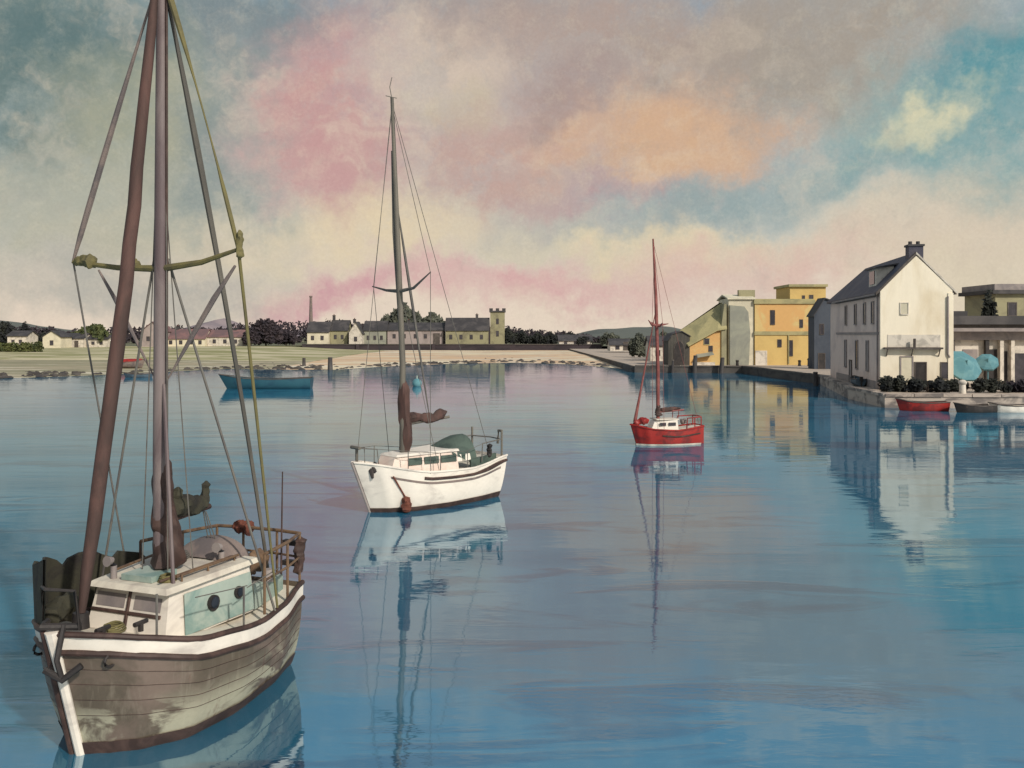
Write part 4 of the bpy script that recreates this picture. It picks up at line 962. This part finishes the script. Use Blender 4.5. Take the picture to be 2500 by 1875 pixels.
for (xa, xb) in ((-.6,.0),(.1,.65),(.75,1.25)):
    ya = .92-(xa+.7)/2.7*.42; yb = .92-(xb+.7)/2.7*.42
    m = MB(); m.add([(xa,ya-.02,1.52),(xb,yb-.02,1.52),(xb,yb-.045,1.76),(xa,ya-.045,1.76),(xa,ya+.0,1.52),(xb,yb+.0,1.52),(xb,yb-.02,1.76),(xa,ya-.02,1.76)], [(4,5,6,7),(0,3,2,1),(0,1,5,4),(1,2,6,5),(2,3,7,6),(3,0,4,7)]); m.build('window', M_green, cb)
rows = []
for i in range(7):
    u = i/6; xx = -.45-1.15*u; hh = .12+.42*math.sin(min(1,u*1.2)*math.pi/2); rows.append([(xx, .86*math.cos(a), 1.8+hh*math.sin(a)-.55*u*(1-math.sin(a))) for a in [math.pi*k/12 for k in range(13)]])
MB().grid(rows).build('spray_hood', M_green, B, True)
for x_ in (-.75,-1.15):
    m = MB(); m.add([(x_-.14,.875,1.5),(x_+.12,.875,1.5),(x_+.1,.84,1.74),(x_-.1,.84,1.74)], [(0,1,2,3)]); m.build('hood_window', M_white, B)
for sd_ in (1,-1):
    m = MB(); m.add([(-2.6,.68*sd_,1.3),(-1.2,.9*sd_,1.12),(-1.2,.9*sd_,1.52),(-2.6,.68*sd_,1.62),(-2.6,.76*sd_,1.3),(-1.2,.98*sd_,1.12),(-1.2,.98*sd_,1.52),(-2.6,.76*sd_,1.62)], [(0,1,2,3),(4,7,6,5),(0,4,5,1),(1,5,6,2),(2,6,7,3),(3,7,4,0)]); m.build('coaming', M_green, B)
bundle([(-2.2,.82,1.5),(-2.2,.84,2.0)], .09, rnd).build('fender', M_dark, B, True)
# mast and rig
MX = 1.08; TOPZ = 14.1
mast = MB().tube([(MX,0,1.2),(MX,0,5),(MX+.20,0,9),(MX+.46,.02,TOPZ)], [.11,.11,.10,.06], 10).build('mast', M_greyspar, B, True)
MB().tube([(MX+.08,-.1,6.5),(MX+.26,-.12,9.5),(MX+.38,-.1,12.3)], [.04,.075,.03], 7).build('flag_halyard', M_grope, B, True)
m = MB(); m.tube([(MX+.46,0,TOPZ),(MX+.54,.0,TOPZ+.35),(MX+.45,0,TOPZ+.7)], .015, 5); m.tube([(MX+.25,0,TOPZ+.02),(MX+.7,0,TOPZ+.02)], .015, 5); m.build('masthead_aerial', M_grope, mast)
bundle([(MX-.05,.03,1.35),(MX-.14,.05,2.2),(MX-.08,.02,3.2),(MX,0,4.6)], [.06,.16,.2,.1], rnd, jit=.2).build('mast_cover', M_umber, mast, True)
MB().tube([(MX-.1,0,2.85),(MX-2.05,.02,3.0)], .05, 8).build('boom', M_greyspar, B, True)
bundle([(MX-.1,0,3.05),(MX-.7,.02,3.1),(MX-1.3,0,3.0),(MX-1.95,.02,3.2)], [.17,.14,.2,.13], rnd, jit=.25).build('furled_mainsail', M_umber, B, True)
SP = 7.55
MB().tube([(MX+.13,-1.65,SP+.15),(MX+.13,-.8,SP-.02),(MX+.13,0,SP-.08),(MX+.13,.8,SP),(MX+.13,1.75,SP+.5)], [.02,.045,.07,.05,.018], 8).build('spreader', M_grope, B, True)
for yy, d_ in ((-1.62,.15),(1.7,.48)):
    cpt = H2.P(.62, 1.25, 1 if yy > 0 else -1)
    MB().tube([(MX+.44,0,TOPZ-.3),(MX+.10,yy,SP+d_),cpt], .011, 5).build('shroud', M_grope, B)
    MB().tube([(MX+.05,0,SP-.2),(cpt[0]-.4,cpt[1],cpt[2])], .011, 5).build('lower_shroud', M_grope, B)
MB().tube(sag((MX+.44,0,TOPZ-.2),(-2.9,0,1.6),0), .011, 5).build('backstay', M_grope, B)
MB().tube(sag((MX+.46,0,TOPZ-.3),(2.95,0,1.75),0), .011, 5).build('forestay', M_grope, B)
MB().tube(sag((MX+.28,.03,10.6),(MX-1.1,.06,3.2),0), [.012,.03,.045,.05,.05,.04,.035,.03,.02], 6).build('topping_lift', M_grope, B)
# pulpit, pushpit, lifelines
m = MB(); m.tube([(2.35,.42,1.55),(2.4,.38,2.15),(2.95,.0,2.2),(2.4,-.38,2.15),(2.35,-.42,1.55)], .022, 6); m.build('pulpit', M_grope, B)
m = MB(); m.tube([(2.95,.0,1.7),(2.95,0,2.2)], .05, 6); m.tube([(3.0,-.25,2.22),(3.0,.25,2.22)], .06, 6); m.build('bow_post', M_greyspar, B)
m = MB(); m.tube([(-1.7,.98,1.4),(-1.75,.97,2.05),(-2.75,.84,2.12),(-2.95,0,2.12),(-2.75,-.84,2.12),(-1.75,-.97,2.05),(-1.7,-.98,1.4)], .024, 6); m.build('pushpit', M_grope, B)
for y_ in (.84,-.84):
    m = MB(); m.tube([(-2.8,y_,1.5),(-2.8,y_,2.45)], .04, 6); m.build('stern_post', M_greyspar, B)
m = MB(); m.tube([(-2.8,.84,2.42),(-2.95,.5,2.4),(-3.0,.42,2.1),(-3.0,.4,1.9)], .05, 6); m.build('horseshoe_buoy', M_greyspar, B)
for sd_ in (1,-1):
    for t_ in (.35,.55,.75):
        p = H2.P(t_, H2.zs(t_), sd_, -.04); MB().tube([p, (p[0],p[1],p[2]+.62)], .016, 5).build('stanchion', M_grope, B)
    pts = [(-1.75,.97*sd_,2.05)]+[(H2.P(t_,H2.zs(t_),sd_,-.04)[0], H2.P(t_,H2.zs(t_),sd_,-.04)[1], H2.zs(t_)+.62) for t_ in (.35,.55,.75)]+[(2.4,.38*sd_,2.15)]
    MB().tube(pts, .010, 5).build('lifeline', M_grope, B)
# anchor, rusty fender, rudder
m = MB(); m.tube([(2.45,.36,1.72),(2.62,.36,1.45),(2.6,.42,1.2)], [.05,.10,.04], 7); m.ball((2.48,.42,1.5), (.16,.1,.16), 8, 6, .3, rnd); m.build('anchor', M_dark, B, True)
p = H2.P(.84, 1.25, 1, .05); p2 = H2.P(.80, .28, 1, .10)
m = MB(); m.tube([p, (p2[0],p2[1],.5)], .03, 6); m.build('fender_rope', M_rust, B)
bundle([(p2[0],p2[1]+.03,.55),(p2[0],p2[1]+.05,.25),(p2[0],p2[1]+.04,.02)], [.10,.17,.13], rnd, jit=.1).build('fender', M_rust, B, True)
m = MB(); m.add([(-3.0,-.04,1.1),(-2.9,-.04,-.4),(-3.3,-.04,-.4),(-3.2,-.04,.9),(-3.0,.04,1.1),(-2.9,.04,-.4),(-3.3,.04,-.4),(-3.2,.04,.9)], [(0,1,2,3),(4,7,6,5),(0,4,5,1),(1,5,6,2),(2,6,7,3),(3,7,4,0)]); m.build('rudder', M_dark, B)

# ---- 3: the red boat
Yr = 49.0
B = empty('sailing_boat', (gx(1624, Yr), Yr, 0), math.atan2(-.22, -.975))
tag(B, 'small red sailing boat with a red brown mast and white cabin', 'sailboat', 'sailing boats at their moorings')
H3 = Hull(4.0, [(0,.62),(.25,.8),(.55,.85),(.8,.62),(.93,.32),(1,.05)], [(0,1.05),(.4,.86),(.7,.92),(1,1.16)], -.35, .45, -2.0, .42, .2)
H3.shell().build('hull', M_red, B, True); H3.deck(.08).build('deck', M_deck, B)
for sd_ in (1,-1):
    H3.band(lambda t: -.05, lambda t: .09, .02, sd_, 44).build('boot_stripe', M_trimp, B, True)
    MB().tube(H3.line(lambda t: H3.zs(t)-.05, .01, sd_), .04, 7).build('cap_rail', M_red, B, True)
    MB().tube(H3.line(lambda t: H3.zs(t)-.42+.1*t, .01, sd_, t0=.05, t1=.62), .045, 7).build('rubbing_strake', M_dkbrown, B, True)
cb = cabin(MB(), -.55, .95, .55, .38, .8, 1.36, .22, .06).build('cabin', M_white, B)
for (xa, xb) in ((-.4,.0),(.15,.5)):
    m = MB(); m.box(xa,.50-.06*(xa+.55),1.05,xb,.54-.06*(xa+.55),1.22); m.build('window', M_pane, cb)
m = MB(); m.box(-.6,-.5,1.363,.7,.5,1.41); m.build('coach_roof', M_trimp, cb)
MX = .42
mast = MB().tube([(MX,0,.9),(MX,0,4),(MX+.12,0,8),(MX+.28,0,11.15)], [.10,.10,.09,.045], 9).build('mast', M_redspar, B, True)
bundle([(MX,0,1.5),(MX-.02,0,2.2)], [.2,.1], rnd).build('mast_cover', M_dkbrown, mast, True)
MB().tube([(MX-.05,0,1.75),(MX-1.5,0,1.85)], .045, 7).build('boom', M_redspar, B, True)
bundle([(MX-.1,0,1.85),(MX-.8,.02,1.92),(MX-1.35,0,1.95)], [.13,.1,.05], rnd).build('furled_mainsail', M_umber, B, True)
MB().tube([(MX+.04,-.8,6.65),(MX,-.3,6.42),(MX,.3,6.4),(MX+.04,.75,6.6)], [.02,.06,.06,.02], 7).build('spreader', M_redspar, B, True)
m = MB(); m.tube([(MX+.55,-.02,6.75),(MX+.35,0,6.5),(MX,0,6.45),(MX-.6,.02,6.55)], [.02,.08,.09,.02], 7); m.build('yard', M_redspar, B, True)
for yy in (-.78,.74):
    cpt = H3.P(.6, .85, 1 if yy > 0 else -1); MB().tube([(MX+.2,0,10.4),(MX+.03,yy,6.62),cpt], .012, 5).build('shroud', M_redspar, B)
MB().tube(sag((MX+.1,0,7.4),(1.75,0,1.25),0), [.02,.03,.035,.04,.045,.05,.06,.08,.1], 7).build('furled_headsail', M_redspar, B, True)
MB().tube(sag((MX+.25,0,10.9),(-1.95,0,1.1),0), .01, 5).build('backstay', M_redspar, B)
bundle([(1.85,0,1.15),(1.35,.15,1.3),(1.0,.2,1.35)], [.14,.2,.12], rnd, jit=.25).build('sail_bag', M_red, B, True)
m = MB(); m.tube([(-.95,.7,.9),(-1.0,.68,1.45),(-1.85,.55,1.5),(-1.98,0,1.5),(-1.85,-.55,1.5),(-1.0,-.68,1.45),(-.95,-.7,.9)], .035, 6); m.build('pushpit', M_red, B)
for x_, y_ in ((-1.45,.62),(-1.85,.55),(-1.85,-.55)):
    MB().tube([(x_,y_,.95),(x_,y_,1.5)], .03, 5).build('stanchion', M_red, B)
bundle([(-.7,.4,1.25),(-1.05,.42,1.3)], .14, rnd).build('sail_bag', M_mauve, B, True)
for x_ in (-.55,-.9): MB().tube([(x_,-.3,1.4),(x_-.02,-.3,1.95)], .025, 5).build('stern_post', M_redspar, B)
m = MB(); m.box(-2.25,-.03,-.35,-1.98,.03,.9); m.build('rudder', M_red, B)

# ---- small boats
def dinghy(name, loc, yaw, L, bm, fb, label, mh, mi=None, thwarts=3, cat='dinghy', group='small boats along the shore', cover=None, outboard=False, raise_=0.0):
    root = empty(name, loc, yaw); tag(root, label, cat, group)
    Hd = Hull(L, [(0,bm*.36),(.25,bm*.47),(.55,bm*.5),(.8,bm*.36),(.94,bm*.14),(1,.02)], [(0,fb*.95),(.4,fb*.84),(.7,fb*.92),(1,fb*1.25)], -.2, L*.1, None, .42, .1)
    sh = Hd.shell(18, 6).build('hull', mh, root, True)
    Hd.deck(fb*.45, 14).build('floor', mi or M_deck, root)
    for sd_ in (1,-1): MB().tube(Hd.line(lambda t: Hd.zs(t), 0, sd_, 16), .045, 6).build('gunwale', M_trim, root, True)
    for k in range(thwarts):
        t = .22+.27*k; p = Hd.P(t, Hd.zs(t)-.14, 1)
        MB().box(p[0]-.13,-abs(p[1])*.97,p[2]-.02,p[0]+.13,abs(p[1])*.97,p[2]+.02).build('thwart', M_bronze, root)
    if cover:
        rows = [[(Hd.P(t, Hd.zs(t), 1)[0], Hd.P(t, Hd.zs(t), 1, .05)[1]*math.cos(a), Hd.zs(t)-.05+(fb*.5*math.sin(math.pi*min(1,t*1.05))**.5+.02)*math.sin(a)) for a in [math.pi*k/8 for k in range(9)]] for t in [.02+.93*i/12 for i in range(13)]]
        MB().grid(rows).build('cover', cover, root, True)
    if outboard:
        m = MB(); m.box(-L/2-.28,-.14,fb*.7,-L/2-.02,.14,fb*1.35); m.box(-L/2-.2,-.05,-.2,-L/2-.08,.05,fb*.7); m.build('outboard_motor', M_dark, root)
    return root
dinghy('dinghy', (gx(2250, 70.5), 70.5, 0), R(172), 3.9, 1.6, .75, 'bright red dinghy moored below the white house', M_red)
dinghy('dinghy', (gx(2378, 69), 69, 0), R(188), 3.4, 1.5, .6, 'dark rowing boat moored next to the red dinghy', M_dark, M_mauve)
dinghy('dinghy', (gx(2462, 69), 69, 0), R(176), 3.0, 1.4, .6, 'white dinghy at the far end of the quay wall', M_white)
dinghy('dinghy', (33.2, 86.6, QZ+.17), R(79), 3.6, 1.25, .55, 'slate blue dinghy drawn up along the shaded side wall', M_bluegrey, thwarts=2, outboard=True)
dinghy('barge', (gx(648, 99), 99, 0), R(182), 10.2, 2.6, 1.25, 'long deep teal barge lying off the far beach', M_tealhull, M_bluegrey, 2, 'barge')
dinghy('fishing_boat', (gx(312, 152), 152, .35), R(4), 5.8, 2.3, 1.1, 'red boat under a red cover beached on the foreshore', M_mauve, cover=M_red, cat='boat')
dinghy('dinghy', (gx(335, 124), 124, 0), R(176), 4.0, 1.4, .55, 'slate blue dinghy afloat below the red covered boat', M_bluegrey)
dinghy('dinghy', (gx(1580, 141), 141, 0), R(186), 5.6, 1.7, .8, 'dark open boat moored at the end of the quay', M_post, M_mauve)
by = empty('mooring_buoy', (gx(1018, 103), 103, 0)); tag(by, 'round teal mooring buoy off the sand flat', 'buoy')
MB().ball((0,0,.35), (.55,.55,.55), 12, 8).build('float', M_parasol, by, True)
MB().tube([(0,0,.85),(0,0,1.25)], [.09,.06], 8).build('ring_post', M_teal, by, True)
